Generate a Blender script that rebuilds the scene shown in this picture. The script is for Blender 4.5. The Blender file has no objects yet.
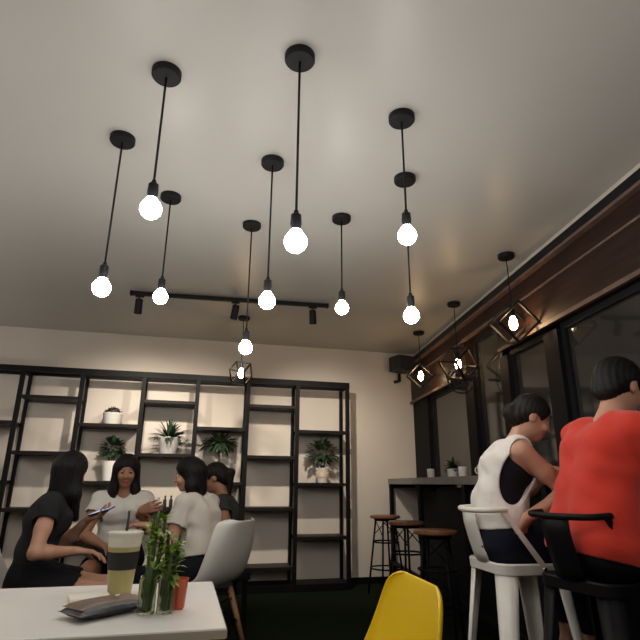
import bpy, bmesh, math, random
import numpy as np
from mathutils import Vector, Matrix
random.seed(7)
SC = bpy.context.scene
COL = SC.collection
R = math.radians

# ---------------------------------------------------------------- camera, world, exposure
cam_d = bpy.data.cameras.new('camera')
cam = bpy.data.objects.new('camera', cam_d)
COL.objects.link(cam)
SC.camera = cam
cam_d.sensor_width = 36.0
cam_d.lens = 36.0 * 520.0 / 640.0
cam_d.clip_start = 0.03
cam_d.clip_end = 60
_p, _r, _y = R(17.5), R(0.45), R(14.0)
_m = np.array([[1, 0, 0], [0, math.sin(_p), -math.cos(_p)], [0, math.cos(_p), math.sin(_p)]])
_m = np.array([[math.cos(_r), -math.sin(_r), 0], [math.sin(_r), math.cos(_r), 0], [0, 0, 1]]) @ _m
_m = _m @ np.array([[math.cos(_y), -math.sin(_y), 0], [math.sin(_y), math.cos(_y), 0], [0, 0, 1]])
_M = Matrix(((_m[0][0], -_m[1][0], -_m[2][0], 0.0),
             (_m[0][1], -_m[1][1], -_m[2][1], 0.0),
             (_m[0][2], -_m[1][2], -_m[2][2], 1.07),
             (0, 0, 0, 1)))
cam.matrix_world = _M

world = bpy.data.worlds.new('night')
SC.world = world
world.use_nodes = True
world.node_tree.nodes['Background'].inputs[0].default_value = (0.010, 0.012, 0.018, 1)
world.node_tree.nodes['Background'].inputs[1].default_value = 1.0
SC.view_settings.view_transform = 'Standard'
SC.view_settings.look = 'None'
SC.view_settings.gamma = 1.0
SC.view_settings.use_curve_mapping = False
SC.view_settings.exposure = 0.0
LED = 74.0        # emission of the white bulbs
WARM = 62.0       # emission of the filament bulbs
SPOT_W = 105.0     # track heads

# ---------------------------------------------------------------- materials
def mat(name, col, rough=0.6, metal=0.0, spec=0.5, var=0.0, scale=20.0, bump=0.0, bscale=80.0, trans=0.0, coat=0.0, emis=None, estr=0.0, sheen=0.0, sss=0.0, stretch=None):
    m = bpy.data.materials.new(name)
    m.use_nodes = True
    nt = m.node_tree
    b = nt.nodes['Principled BSDF']
    b.inputs['Base Color'].default_value = (*col, 1)
    b.inputs['Roughness'].default_value = rough
    b.inputs['Metallic'].default_value = metal
    b.inputs['Specular IOR Level'].default_value = spec
    b.inputs['Transmission Weight'].default_value = trans
    b.inputs['Coat Weight'].default_value = coat
    b.inputs['Sheen Weight'].default_value = sheen
    if sss:
        b.inputs['Subsurface Weight'].default_value = sss
        b.inputs['Subsurface Radius'].default_value = (0.012, 0.005, 0.003)
        b.inputs['Subsurface Scale'].default_value = 0.6
    if emis:
        b.inputs['Emission Color'].default_value = (*emis, 1)
        b.inputs['Emission Strength'].default_value = estr
    tc = nt.nodes.new('ShaderNodeTexCoord')
    src = tc.outputs['Object']
    if stretch:
        mp = nt.nodes.new('ShaderNodeMapping')
        mp.inputs['Scale'].default_value = stretch
        nt.links.new(src, mp.inputs['Vector'])
        src = mp.outputs['Vector']
    if var > 0:
        n = nt.nodes.new('ShaderNodeTexNoise')
        n.inputs['Scale'].default_value = scale
        n.inputs['Detail'].default_value = 4
        r = nt.nodes.new('ShaderNodeValToRGB')
        r.color_ramp.elements[0].position = 0.3
        r.color_ramp.elements[1].position = 0.7
        r.color_ramp.elements[0].color = (*[c * (1 - var) for c in col], 1)
        r.color_ramp.elements[1].color = (*[min(1, c * (1 + var)) for c in col], 1)
        nt.links.new(src, n.inputs['Vector'])
        nt.links.new(n.outputs['Fac'], r.inputs['Fac'])
        nt.links.new(r.outputs['Color'], b.inputs['Base Color'])
    if bump > 0:
        n2 = nt.nodes.new('ShaderNodeTexNoise')
        n2.inputs['Scale'].default_value = bscale
        n2.inputs['Detail'].default_value = 3
        bp = nt.nodes.new('ShaderNodeBump')
        bp.inputs['Strength'].default_value = bump
        bp.inputs['Distance'].default_value = 0.01
        nt.links.new(src, n2.inputs['Vector'])
        nt.links.new(n2.outputs['Fac'], bp.inputs['Height'])
        nt.links.new(bp.outputs['Normal'], b.inputs['Normal'])
    return m

M = dict(
    ceiling=mat('ceiling_paint', (0.56, 0.535, 0.485), 0.36, spec=0.30, var=0.02, scale=1.2),
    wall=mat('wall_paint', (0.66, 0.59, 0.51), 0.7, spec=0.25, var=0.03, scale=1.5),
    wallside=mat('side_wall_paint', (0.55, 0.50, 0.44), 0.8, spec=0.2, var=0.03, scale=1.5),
    darkwall=mat('dark_wall_paint', (0.006, 0.006, 0.008), 0.65, spec=0.15, var=0.15, scale=6),
    turf=mat('artificial_turf', (0.010, 0.017, 0.007), 0.95, spec=0.1, var=0.45, scale=120, bump=1.0, bscale=260),
    black=mat('black_metal', (0.0045, 0.0042, 0.0048), 0.55, metal=0.0, spec=0.16, var=0.15, scale=15),
    fixture=mat('black_fixture', (0.008, 0.008, 0.009), 0.55, spec=0.25),
    shelfw=mat('dark_board', (0.010, 0.0075, 0.0065), 0.5, spec=0.2, var=0.3, scale=14, stretch=(0.3, 2, 2)),
    wood=mat('fascia_wood', (0.026, 0.011, 0.008), 0.5, spec=0.25, var=0.4, scale=9, stretch=(2, 0.25, 3)),
    trimw=mat('trim_wood', (0.15, 0.095, 0.075), 0.5, spec=0.3, var=0.25, scale=10),
    frame=mat('window_frame_paint', (0.007, 0.008, 0.010), 0.5, spec=0.25),
    glass=mat('night_window_glass', (0.030, 0.028, 0.026), 0.06, spec=0.7),
    stoolw=mat('stool_seat_wood', (0.20, 0.085, 0.045), 0.35, spec=0.5, var=0.3, scale=12, stretch=(1, 5, 1)),
    leg=mat('chair_leg_wood', (0.34, 0.17, 0.085), 0.45, var=0.25, scale=14, stretch=(3, 3, 0.4)),
    whitep=mat('white_plastic', (0.72, 0.69, 0.62), 0.33, spec=0.5),
    yellowp=mat('yellow_plastic', (0.90, 0.60, 0.004), 0.32, spec=0.5),
    whitem=mat('white_painted_steel', (0.74, 0.71, 0.64), 0.32, spec=0.5, var=0.04, scale=10),
    table=mat('white_table_laminate', (0.80, 0.77, 0.72), 0.28, spec=0.5, var=0.02, scale=6),
    tedge=mat('table_edge_band', (0.42, 0.37, 0.31), 0.5),
    counter=mat('counter_laminate', (0.16, 0.15, 0.14), 0.35, spec=0.5, var=0.15, scale=18),
    pot=mat('white_ceramic', (0.78, 0.75, 0.70), 0.3, spec=0.5),
    pottan=mat('tan_ceramic', (0.55, 0.42, 0.30), 0.45, var=0.1),
    soil=mat('soil', (0.03, 0.02, 0.014), 0.95, var=0.3, scale=60),
    leafd=mat('dark_leaf', (0.020, 0.050, 0.022), 0.45, spec=0.45, var=0.4, scale=12),
    leafm=mat('mid_leaf', (0.035, 0.070, 0.030), 0.45, spec=0.45, var=0.45, scale=12),
    leafb=mat('bright_leaf', (0.20, 0.33, 0.035), 0.42, spec=0.45, var=0.5, scale=16),
    stemg=mat('green_stem', (0.07, 0.12, 0.03), 0.45, var=0.35, scale=30),
    bark=mat('brown_stem', (0.07, 0.045, 0.028), 0.8, var=0.3, scale=30),
    succ=mat('dark_succulent', (0.030, 0.026, 0.022), 0.6, var=0.4, scale=25),
    skin=mat('skin', (0.50, 0.27, 0.175), 0.5, spec=0.4, var=0.06, scale=9, sss=0.12),
    skintan=mat('tanned_skin', (0.36, 0.175, 0.105), 0.5, spec=0.4, var=0.06, scale=9, sss=0.12),
    lips=mat('lips', (0.30, 0.075, 0.060), 0.4),
    hair=mat('black_hair', (0.006, 0.005, 0.005), 0.5, spec=0.22, var=0.3, scale=60, stretch=(3, 3, 0.5), bump=0.4, bscale=120),
    hairbrown=mat('dark_brown_hair', (0.010, 0.007, 0.006), 0.5, spec=0.22, var=0.3, scale=60, stretch=(3, 3, 0.5), bump=0.4, bscale=120),
    eyew=mat('eye_white', (0.75, 0.72, 0.68), 0.2),
    iris=mat('dark_iris', (0.012, 0.008, 0.006), 0.15),
    tee=mat('white_cotton', (0.74, 0.70, 0.64), 0.85, spec=0.2, sheen=0.2, bump=0.15, bscale=40),
    cream=mat('cream_cotton', (0.62, 0.57, 0.50), 0.85, spec=0.2, sheen=0.2, bump=0.15, bscale=40),
    tank=mat('white_jersey', (0.72, 0.68, 0.62), 0.85, spec=0.2, sheen=0.2, bump=0.2, bscale=50),
    blackc=mat('black_cloth', (0.008, 0.008, 0.011), 0.85, spec=0.2, bump=0.15, bscale=40),
    navy=mat('dark_denim', (0.010, 0.012, 0.024), 0.85, spec=0.2, bump=0.2, bscale=90),
    olive=mat('dark_olive_cotton', (0.040, 0.043, 0.036), 0.85, spec=0.2, bump=0.15, bscale=40),
    charcoal=mat('charcoal_cotton', (0.020, 0.020, 0.022), 0.85, spec=0.2, bump=0.15, bscale=40),
    red=mat('red_cotton', (0.62, 0.042, 0.024), 0.8, spec=0.2, sheen=0.2, bump=0.2, bscale=30),
    purseb=mat('brown_leather', (0.16, 0.10, 0.060), 0.5, var=0.35, scale=18, bump=0.2, bscale=120),
    pursed=mat('black_leather', (0.014, 0.014, 0.020), 0.4, var=0.2, bump=0.2, bscale=120),
    paper=mat('paper_napkin', (0.80, 0.76, 0.66), 0.9, spec=0.1),
    cupclear=mat('milky_cup_plastic', (0.72, 0.70, 0.60), 0.18, spec=0.5, trans=0.10),
    teayel=mat('yellow_tea', (0.46, 0.40, 0.17), 0.35, spec=0.4, var=0.12, scale=20),
    teatop=mat('milk_foam', (0.70, 0.67, 0.57), 0.4, var=0.08, scale=40),
    sleeve=mat('black_sleeve', (0.012, 0.011, 0.013), 0.6),
    straw=mat('black_straw', (0.010, 0.010, 0.012), 0.3),
    orange=mat('orange_plastic', (0.62, 0.11, 0.045), 0.3, spec=0.5, trans=0.15),
    shell=mat('cream_shell', (0.62, 0.53, 0.38), 0.6, var=0.2, scale=50),
    cola=mat('dark_drink', (0.022, 0.014, 0.010), 0.2),
    brown=mat('milk_coffee', (0.20, 0.12, 0.07), 0.35),
    screen=mat('lit_phone_screen', (0.05, 0.06, 0.08), 0.15, emis=(0.45, 0.66, 0.95), estr=0.75),
    chrome=mat('bare_steel', (0.5, 0.5, 0.5), 0.25, metal=1.0),
    led=mat('white_led_globe', (0.9, 0.9, 0.9), 0.3, emis=(1.0, 0.965, 0.93), estr=LED),
    warm=mat('warm_filament_bulb', (0.9, 0.7, 0.4), 0.2, emis=(1.0, 0.66, 0.33), estr=WARM),
    lens=mat('lit_spot_lens', (0.9, 0.9, 0.85), 0.3, emis=(1.0, 0.90, 0.76), estr=6.0),
    grille=mat('speaker_grille', (0.014, 0.016, 0.022), 0.7, var=0.3, scale=200),
    copper=mat('brass_hub', (0.50, 0.33, 0.16), 0.3, metal=1.0),
)
def glass_mat(name, tint, rough=0.02):
    m = bpy.data.materials.new(name); m.use_nodes = True
    b = m.node_tree.nodes['Principled BSDF']
    b.inputs['Base Color'].default_value = (*tint, 1)
    b.inputs['Roughness'].default_value = rough
    b.inputs['Transmission Weight'].default_value = 1.0
    b.inputs['IOR'].default_value = 1.3
    return m
M['jar'] = glass_mat('green_jar_glass', (0.80, 0.90, 0.80))
M['tumbler'] = glass_mat('clear_tumbler_glass', (0.95, 0.96, 0.95))

# ---------------------------------------------------------------- mesh helpers
class MB:
    def __init__(s):
        s.v = []; s.f = []; s.sm = []; s.mi = []
    def add(s, vs, fs, smooth=False, mi=0):
        o = len(s.v)
        s.v += [tuple(v) for v in vs]
        for f in fs:
            s.f.append(tuple(i + o for i in f)); s.sm.append(smooth); s.mi.append(mi)
        return s
    def box(s, c, d, rot=None, mi=0, bev=0.0):
        bm = bmesh.new()
        bmesh.ops.create_cube(bm, size=1.0)
        for v in bm.verts:
            v.co = Vector((v.co.x * d[0], v.co.y * d[1], v.co.z * d[2]))
        if bev > 0:
            bmesh.ops.bevel(bm, geom=list(bm.edges), offset=bev, segments=2, profile=0.5, affect='EDGES')
        Mx = rot if rot is not None else Matrix.Identity(3)
        bm.verts.index_update()
        vs = [Mx @ v.co + Vector(c) for v in bm.verts]
        fs = [[v.index for v in f.verts] for f in bm.faces]
        bm.free()
        return s.add(vs, fs, False, mi)
    def bar(s, a, b, w, h=None, up=(0, 0, 1), mi=0):
        a, b = Vector(a), Vector(b); h = h or w
        d = (b - a).normalized(); u = Vector(up)
        if abs(d.dot(u)) > 0.98: u = Vector((1, 0, 0))
        x = d.cross(u).normalized(); y = x.cross(d).normalized()
        vs = []
        for p in (a, b):
            for sx, sy in ((-1, -1), (1, -1), (1, 1), (-1, 1)):
                vs.append(p + x * sx * w / 2 + y * sy * h / 2)
        return s.add(vs, [(0, 3, 2, 1), (4, 5, 6, 7), (0, 1, 5, 4), (1, 2, 6, 5), (2, 3, 7, 6), (3, 0, 4, 7)], False, mi)
    def tube(s, pts, r, n=10, caps=True, mi=0):
        pts = [Vector(p) for p in pts]
        rs = r if isinstance(r, (list, tuple)) else [r] * len(pts)
        vs = []; fs = []
        prev = None
        for i, p in enumerate(pts):
            if i == 0: d = pts[1] - pts[0]
            elif i == len(pts) - 1: d = pts[-1] - pts[-2]
            else: d = (pts[i + 1] - pts[i]).normalized() + (pts[i] - pts[i - 1]).normalized()
            d.normalize()
            if prev is None:
                u = Vector((0, 0, 1)) if abs(d.z) < 0.9 else Vector((1, 0, 0))
                x = d.cross(u).normalized()
            else:
                x = (prev - d * prev.dot(d)).normalized()
            prev = x
            y = d.cross(x)
            for k in range(n):
                a = 2 * math.pi * k / n
                vs.append(p + (x * math.cos(a) + y * math.sin(a)) * rs[i])
        for i in range(len(pts) - 1):
            for k in range(n):
                k2 = (k + 1) % n
                fs.append((i * n + k, i * n + k2, (i + 1) * n + k2, (i + 1) * n + k))
        s.add(vs, fs, True, mi)
        if caps:
            o = len(s.v) - len(vs)
            s.f.append(tuple(o + k for k in reversed(range(n)))); s.sm.append(False); s.mi.append(mi)
            s.f.append(tuple(o + (len(pts) - 1) * n + k for k in range(n))); s.sm.append(False); s.mi.append(mi)
        return s
    def lathe(s, prof, c=(0, 0, 0), n=24, axis=None, mi=0, smooth=True):
        """prof: list of (r, z); r = 0 closes"""
        vs = []; fs = []; rings = []
        Mx = axis if axis is not None else Matrix.Identity(3)
        for (r, z) in prof:
            if r < 1e-6:
                rings.append([len(vs)]); vs.append(Mx @ Vector((0, 0, z)) + Vector(c))
            else:
                ring = []
                for k in range(n):
                    a = 2 * math.pi * k / n
                    ring.append(len(vs)); vs.append(Mx @ Vector((r * math.cos(a), r * math.sin(a), z)) + Vector(c))
                rings.append(ring)
        for a, b in zip(rings[:-1], rings[1:]):
            if len(a) == 1 and len(b) == 1: continue
            for k in range(n):
                k2 = (k + 1) % n
                if len(a) == 1: fs.append((a[0], b[k2], b[k]))
                elif len(b) == 1: fs.append((a[k], a[k2], b[0]))
                else: fs.append((a[k], a[k2], b[k2], b[k]))
        return s.add(vs, fs, smooth, mi)
    def build(s, name, m, parent=None, loc=(0, 0, 0), autos=None):
        me = bpy.data.meshes.new(name)
        me.from_pydata(s.v, [], s.f)
        me.polygons.foreach_set('use_smooth', s.sm)
        ms = m if isinstance(m, (list, tuple)) else [m]
        for x in ms: me.materials.append(M[x])
        if len(ms) > 1: me.polygons.foreach_set('material_index', s.mi)
        me.update()
        bm = bmesh.new(); bm.from_mesh(me)
        bmesh.ops.recalc_face_normals(bm, faces=bm.faces)
        bm.to_mesh(me); bm.free()
        if autos:
            try: me.set_sharp_from_angle(angle=R(autos))
            except Exception: pass
        o = bpy.data.objects.new(name, me)
        COL.objects.link(o)
        if parent: o.parent = parent
        o.location = loc
        return o

def tag(o, label=None, cat=None, group=None, kind=None):
    if label: o['label'] = label
    if cat: o['category'] = cat
    if group: o['group'] = group
    if kind: o['kind'] = kind
    return o
def thing(name, label, cat, loc=(0, 0, 0), rz=0.0, group=None):
    o = bpy.data.objects.new(name, None); COL.objects.link(o)
    o.empty_display_size = 0.05
    o.location = loc; o.rotation_euler = (0, 0, rz)
    return tag(o, label, cat, group)
def copy_tree(o, parent=None):
    c = o.copy(); COL.objects.link(c)
    if parent: c.parent = parent
    for ch in list(o.children): copy_tree(ch, c)
    return c
def struct(name, mb, m, parent=None):
    o = mb.build(name, m, parent)
    if not parent: o['kind'] = 'structure'
    return o
def rotm(ax, ang): return Matrix.Rotation(ang, 3, ax)

# ---------------------------------------------------------------- the room
H = 2.70
YB = 6.16           # back wall
XC = 2.77           # corner of back and window wall
T8 = math.tan(R(8.0)); C8, S8 = math.cos(R(8)), math.sin(R(8))
YN = -2.6           # wall behind the camera
XL = -3.0
def wx(y): return XC - (YB - y) * T8      # inner face of the window wall
struct('floor', MB().box(((XL + 3.2) / 2, (YN + YB) / 2, -0.05), (3.4 - XL, YB - YN + 0.4, 0.1)), 'turf')
struct('ceiling', MB().box(((XL + 3.2) / 2, (YN + YB) / 2, H + 0.05), (3.4 - XL, YB - YN + 0.4, 0.1)), 'ceiling')
struct('wall_back', MB().box(((XL + 3.0) / 2, YB + 0.06, H / 2), (3.1 - XL, 0.12, H)), 'wall')
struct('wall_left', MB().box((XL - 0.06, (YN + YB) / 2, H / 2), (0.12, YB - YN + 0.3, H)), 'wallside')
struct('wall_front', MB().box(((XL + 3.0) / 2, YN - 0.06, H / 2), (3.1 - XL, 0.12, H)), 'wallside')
struct('baseboard_back', MB().box(((1.86 + 2.70) / 2, YB - 0.008, 0.035), (0.80, 0.014, 0.07)), 'black')
# window wall: everything laid out along the wall line (parameter y), offset d out of the room
def wp(y, z, d=0.0):
    return Vector((wx(y) + d * C8, y - d * S8, z))
RW = rotm('Z', -R(8.0))          # local y runs along the wall line
def wall_box(mb, y0, y1, z0, z1, d0, d1):
    c = (wp(y0, (z0 + z1) / 2, (d0 + d1) / 2) + wp(y1, (z0 + z1) / 2, (d0 + d1) / 2)) / 2
    return mb.box(c, (abs(d1 - d0), abs(y1 - y0) / C8, z1 - z0), RW)
bays = [(5.58, 4.42, 2.06), (4.22, 3.66, 2.37), (3.52, 2.97, 2.09), (2.80, 1.75, 2.09), (1.58, 0.5, 2.09), (0.34, -0.9, 2.09), (-1.05, -2.3, 2.09)]
SILL = 1.00
mb = MB()
wall_box(mb, YB + 0.05, YN - 0.1, 0, SILL, 0.0, 0.12)
ys = [YB + 0.05] + [v for b in bays for v in b[:2]] + [YN - 0.1]
for a, b in zip(ys[0::2], ys[1::2]): wall_box(mb, a, b, SILL, 2.06, 0.0, 0.12)
wr = struct('wall_right', mb, 'darkwall')
mb = MB(); wall_box(mb, YB - 0.002, YN + 0.02, 2.585, H - 0.002, 0.03, 0.12)
struct('trim_1', mb, 'wall')
# fascia of stained boards over the windows, lower over most bays than over the tall one
mb = MB()
wall_box(mb, YB + 0.05, 4.32, 2.06, 2.585, -0.02, 0.12)
wall_box(mb, 4.32, 3.59, 2.37, 2.585, -0.02, 0.12)
wall_box(mb, 3.59, YN - 0.1, 2.09, 2.585, -0.02, 0.12)
struct('wall_right_fascia', mb, 'wood')
mb = MB(); wall_box(mb, YB - 0.01, YN + 0.02, 2.535, 2.60, -0.055, -0.02); struct('trim_2', mb, 'frame')
mb = MB(); wall_box(mb, YB - 0.01, YN + 0.02, 2.515, 2.535, -0.062, -0.02); struct('trim_3', mb, 'trimw')
mb = MB()
wall_box(mb, YB - 0.01, 4.34, 2.045, 2.075, -0.045, -0.018)
wall_box(mb, 4.32, 3.60, 2.365, 2.39, -0.045, -0.018)
wall_box(mb, 3.58, YN + 0.02, 2.085, 2.112, -0.045, -0.018)
wall_box(mb, YB - 0.01, 4.32, 2.375, 2.39, -0.028, -0.018)
wall_box(mb, 3.60, YN + 0.02, 2.375, 2.39, -0.028, -0.018)
struct('trim_4', mb, 'trimw')
for i, (a, b, top) in enumerate(bays):
    mb = MB(); w = 0.045
    wall_box(mb, a, a - w, SILL, top, 0.03, 0.09); wall_box(mb, b + w, b, SILL, top, 0.03, 0.09)
    wall_box(mb, a - w, b + w, SILL, SILL + w, 0.03, 0.09); wall_box(mb, a - w, b + w, top - w, top, 0.03, 0.09)
    wo = struct('window_%d' % (i + 1), mb, 'frame')
    g = MB(); wall_box(g, a - w, b + w, SILL + w, top - w, 0.055, 0.065)
    g.build('pane', 'glass', wo)

# ---------------------------------------------------------------- pendant lamps
def bulb_profile(r):
    out = [(0.0, -r)]
    for k in range(1, 12):
        a = -math.pi / 2 + k * (math.pi * 0.70) / 11
        out.append((r * math.cos(a), r * math.sin(a)))
    rr, zz = out[-1]
    out += [(rr * 0.72, zz + r * 0.32), (0.017, zz + r * 0.62), (0.0155, zz + r * 0.80), (0.0, zz + r * 0.80)]
    return out, zz + r * 0.80
def pendant(x, y, zb, label, rb=0.040):
    t = thing('pendant_lamp', label, 'pendant lamp', (x, y, H), 0, 'bare bulb pendants on the ceiling')
    MB().lathe([(0, 0), (0.060, 0), (0.060, -0.024), (0.055, -0.031), (0, -0.032)], n=32).build('canopy', 'fixture', t, autos=35)
    pr, top = bulb_profile(rb)
    zs = zb - H + top
    MB().tube([(0, 0, -0.03), (0, 0, zs + 0.055)], 0.0048, 8).build('cord', 'fixture', t)
    MB().lathe([(0, 0.068), (0.008, 0.068), (0.010, 0.056), (0.019, 0.050), (0.021, 0.012), (0.019, 0.004), (0.019, -0.012), (0, -0.012)], (0, 0, zs), 20).build('socket', 'fixture', t, autos=40)
    MB().lathe(pr, (0, 0, zb - H), 24).build('bulb', 'led', t)
    return t
pendant(0.317, 1.636, 1.882, 'large near black pendant on the longest cord, its canopy highest in the middle')
pendant(-0.201, 1.858, 2.059, 'black pendant with a short cord, its canopy nearest the top left')
pendant(-0.425, 2.363, 1.904, 'black pendant with lit globe bulb, farthest to the left of all')
pendant(-0.205, 2.868, 2.059, 'small short black pendant whose bulb overlaps the left half of the track rail')
pendant(0.325, 2.367, 1.913, 'black pendant behind the largest one, its bulb crossing the middle of the track rail')
pendant(0.305, 3.096, 1.858, 'bare bulb black pendant hanging lowest, just above the cage lamp before the shelf')
pendant(0.848, 2.855, 2.085, 'short black pendant with lit bulb just beyond the right end of track rail')
pendant(0.848, 1.868, 2.088, 'black pendant with the nearer canopy and higher bulb of the right hand pair')
pendant(1.062, 2.335, 1.891, 'black pendant with the farther canopy and lower bulb of the right hand pair')

pendant(-1.46, 1.86, 1.98, 'added black fill pendant left of the table, outside the view')  # unseen pendants from here on, added to brighten the foreground and left side
pendant(-1.46, 2.86, 2.02, 'added black fill pendant above the seated group, outside the view on the left')
pendant(-1.75, 0.85, 1.95, 'added black fill pendant nearest the left wall, outside the view')
pendant(-0.20, 0.52, 2.04, 'added black fill pendant just over the photographer, left one')
pendant(0.86, 0.52, 2.04, 'added black fill pendant just over the photographer, right one')
pendant(0.32, -0.20, 1.80, 'added black fill pendant behind the photographer, outside the view')
pendant(-0.75, -0.20, 1.80, 'added black fill pendant behind the photographer, farther left, outside the view')
pendant(1.00, -0.75, 1.60, 'added black fill pendant behind the photographer, farther right, outside the view')
pendant(-0.20, -1.10, 1.80, 'added black fill pendant deepest behind the photographer, outside the view')
pendant(1.42, 0.62, 1.62, 'added black fill pendant over the near end of the counter, outside the view')
pendant(-2.30, 4.10, 2.00, 'added black fill pendant at the far left, level with the seated group, outside the view')
pendant(-1.95, 3.45, 1.98, 'added black fill pendant left of the seated group, nearest them, outside the view')
pendant(-2.45, 5.20, 1.95, 'added black fill pendant at the far left end of the shelving, outside the view')

def cage_lamp(x, y, zb, label, yaw, s=0.20, tilt=45.0, warm='warm', pitch=12.0):
    t = thing('cage_lamp', label, 'cage pendant lamp', (x, y, H), 0, 'black cube cage pendants with filament bulbs')
    MB().lathe([(0, 0), (0.060, 0), (0.060, -0.024), (0.055, -0.031), (0, -0.032)], n=28).build('canopy', 'fixture', t, autos=35)
    zc = zb - H
    Mx = rotm('Z', R(yaw)) @ rotm('X', R(pitch)) @ rotm('Y', R(tilt))
    c = Vector((0, 0, zc))
    h = s / 2
    P = {(i, j, k): Mx @ Vector((i * h, j * h, k * h)) + c for i in (-1, 1) for j in (-1, 1) for k in (-1, 1)}
    topz = max(p.z for p in P.values())
    MB().tube([(0, 0, -0.03), (0, 0, zc + 0.10)], 0.004, 8).build('cord', 'fixture', t)
    f = MB()
    for a in P:
        for ax in range(3):
            if a[ax] == -1:
                b = list(a); b[ax] = 1
                f.bar(P[a], P[tuple(b)], 0.015, 0.015)
    tops = sorted(P.values(), key=lambda p: -p.z)[:2]
    for p in tops: f.bar(p, (0, 0, topz - 0.005), 0.009)
    f.build('cage', 'fixture', t)
    MB().lathe([(0, 0.115), (0.010, 0.112), (0.018, 0.10), (0.018, 0.045), (0, 0.045)], (0, 0, zc), 16).build('socket', 'fixture', t, autos=40)
    MB().lathe([(0, -0.055), (0.012, -0.052), (0.024, -0.036), (0.029, -0.014), (0.027, 0.010), (0.019, 0.032), (0.014, 0.048), (0, 0.048)], (0, 0, zc), 20).build('bulb', warm, t)
    return t
cage_lamp(2.185, 3.088, 2.172, 'black cube cage lamp nearest on the window side, a full diamond outline', -14)
cage_lamp(2.330, 4.164, 2.115, 'black cube cage lamp in the middle of the window side row', 20)
cage_lamp(2.420, 5.149, 2.201, 'black cube cage lamp by the corner, just beside the black speaker', -30)
cage_lamp(0.473, 5.125, 2.116, 'lone black cage lamp hanging before the top of the shelving unit', 62, 0.15)

# track light
t = thing('track_light', 'black ceiling track rail carrying three spot heads in front of the shelving', 'track light', (0.307, 4.568, H))
d = Vector((1.2 - -0.586, 4.505 - 4.632, 0)); L = d.length; ra = math.atan2(d.y, d.x)
t.rotation_euler = (0, 0, ra)
MB().box((0, 0, -0.02), (L, 0.036, 0.036), bev=0.003).build('rail', 'fixture', t)
for sx in (-L / 2 + 0.006, L / 2 - 0.006):
    MB().box((sx, 0, -0.02), (0.02, 0.042, 0.042), bev=0.003).build('end_cap', 'fixture', t)
for i, (fx, az) in enumerate(((-0.815, 10), (0.03, 18), (0.75, -15))):
    Mx = rotm('Z', R(az)) @ rotm('X', R(26))
    hb = MB().lathe([(0, 0.066), (0.026, 0.064), (0.032, 0.056), (0.034, -0.07), (0.030, -0.07), (0.029, -0.058)], (0, 0, 0), 22, Mx)
    ho = hb.build('spot_head', 'fixture', t, (fx, 0, -0.135), autos=40)
    MB().box((0, 0, 0.092), (0.075, 0.03, 0.022), bev=0.003).build('adapter', 'fixture', ho)
    MB().tube([(0, 0, 0.085), (0, 0, 0.045)], 0.007, 8).build('stem', 'fixture', ho)
    MB().lathe([(0, -0.058), (0.029, -0.058)], (0, 0, 0), 22, Mx).build('lens', 'lens', ho)
    ld = bpy.data.lights.new('spot_beam', 'SPOT')
    ld.energy = SPOT_W; ld.color = (1.0, 0.90, 0.77); ld.spot_size = R(88); ld.spot_blend = 1.0; ld.shadow_soft_size = 0.028
    lo = bpy.data.objects.new('spot_beam', ld); COL.objects.link(lo); lo.parent = ho
    beam = rotm('Z', R(az)) @ rotm('X', R(51)) @ Vector((0, 0, -1))
    lo.location = Mx @ Vector((0, 0, -0.075))
    lo.rotation_euler = (-beam).to_track_quat('Z', 'Y').to_euler()

# ---------------------------------------------------------------- shelving
FX = [-2.258, -1.683, -1.108, -0.49, 0.08, 0.636, 1.204, 1.80]
YF, YR = 5.86, 6.135
t = thing('shelving_unit', 'tall black metal shelving unit with staggered boards against the back wall', 'shelving unit', (0, 0, 0))
for x in FX:
    for y in (YF, YR):
        MB().box((x, y, 1.09), (0.042 if y == YF else 0.032, 0.036, 2.18)).build('post', 'black', t)
    MB().box((x, (YF + YR) / 2, 2.165), (0.03, YR - YF - 0.04, 0.03)).build('side_rail', 'black', t)
x0, x1 = FX[0], FX[-1]
MB().box(((x0 + x1) / 2, YF - 0.001, 2.185), (x1 - x0 + 0.045, 0.042, 0.06)).build('top_rail', 'black', t)
MB().box(((x0 + x1) / 2, YR, 2.19), (x1 - x0 + 0.035, 0.034, 0.04)).build('top_rail', 'black', t)
MB().box(((x0 + x1) / 2, (YF + YR) / 2, 0.035), (x1 - x0 + 0.04, YR - YF + 0.04, 0.07)).build('plinth', 'black', t)
odd = (1.635, 1.065, 0.515); even = (1.90, 1.345, 0.81, 0.225)
for i in range(len(FX) - 1):
    a, b = FX[i] + 0.02, FX[i + 1] - 0.02
    for z in (odd if i % 2 == 0 else even):
        MB().box(((a + b) / 2, (YF + YR) / 2 - 0.004, z), (b - a, YR - YF + 0.03, 0.034), bev=0.002).build('board', 'shelfw', t)

# ---------------------------------------------------------------- plants
def leaf(mb, p, d, L, W, droop=0.4, n=4, curl=0.25):
    """a curved pointed blade, double row"""
    p = Vector(p); d = Vector(d).normalized()
    side = d.cross(Vector((0, 0, 1)))
    if side.length < 0.1: side = Vector((random.uniform(-1, 1), random.uniform(-1, 1), 0))
    side.normalize()
    vs = []; fs = []
    cur = p.copy(); dirv = d.copy()
    for i in range(n + 1):
        s = i / n
        w = W * (math.sin(math.pi * min(1, 0.12 + 0.88 * s)) ** 0.8) * 0.5
        if i == n: w = 0.0008
        up = side.cross(dirv).normalized()
        vs += [cur - side * w + up * w * curl, cur.copy(), cur + side * w + up * w * curl]
        dirv = (dirv + Vector((0, 0, -droop / n))).normalized()
        cur = cur + dirv * (L / n)
    for i in range(n):
        a = i * 3
        fs += [(a, a + 1, a + 4, a + 3), (a + 1, a + 2, a + 5, a + 4)]
    mb.add(vs, fs, True)
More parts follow.
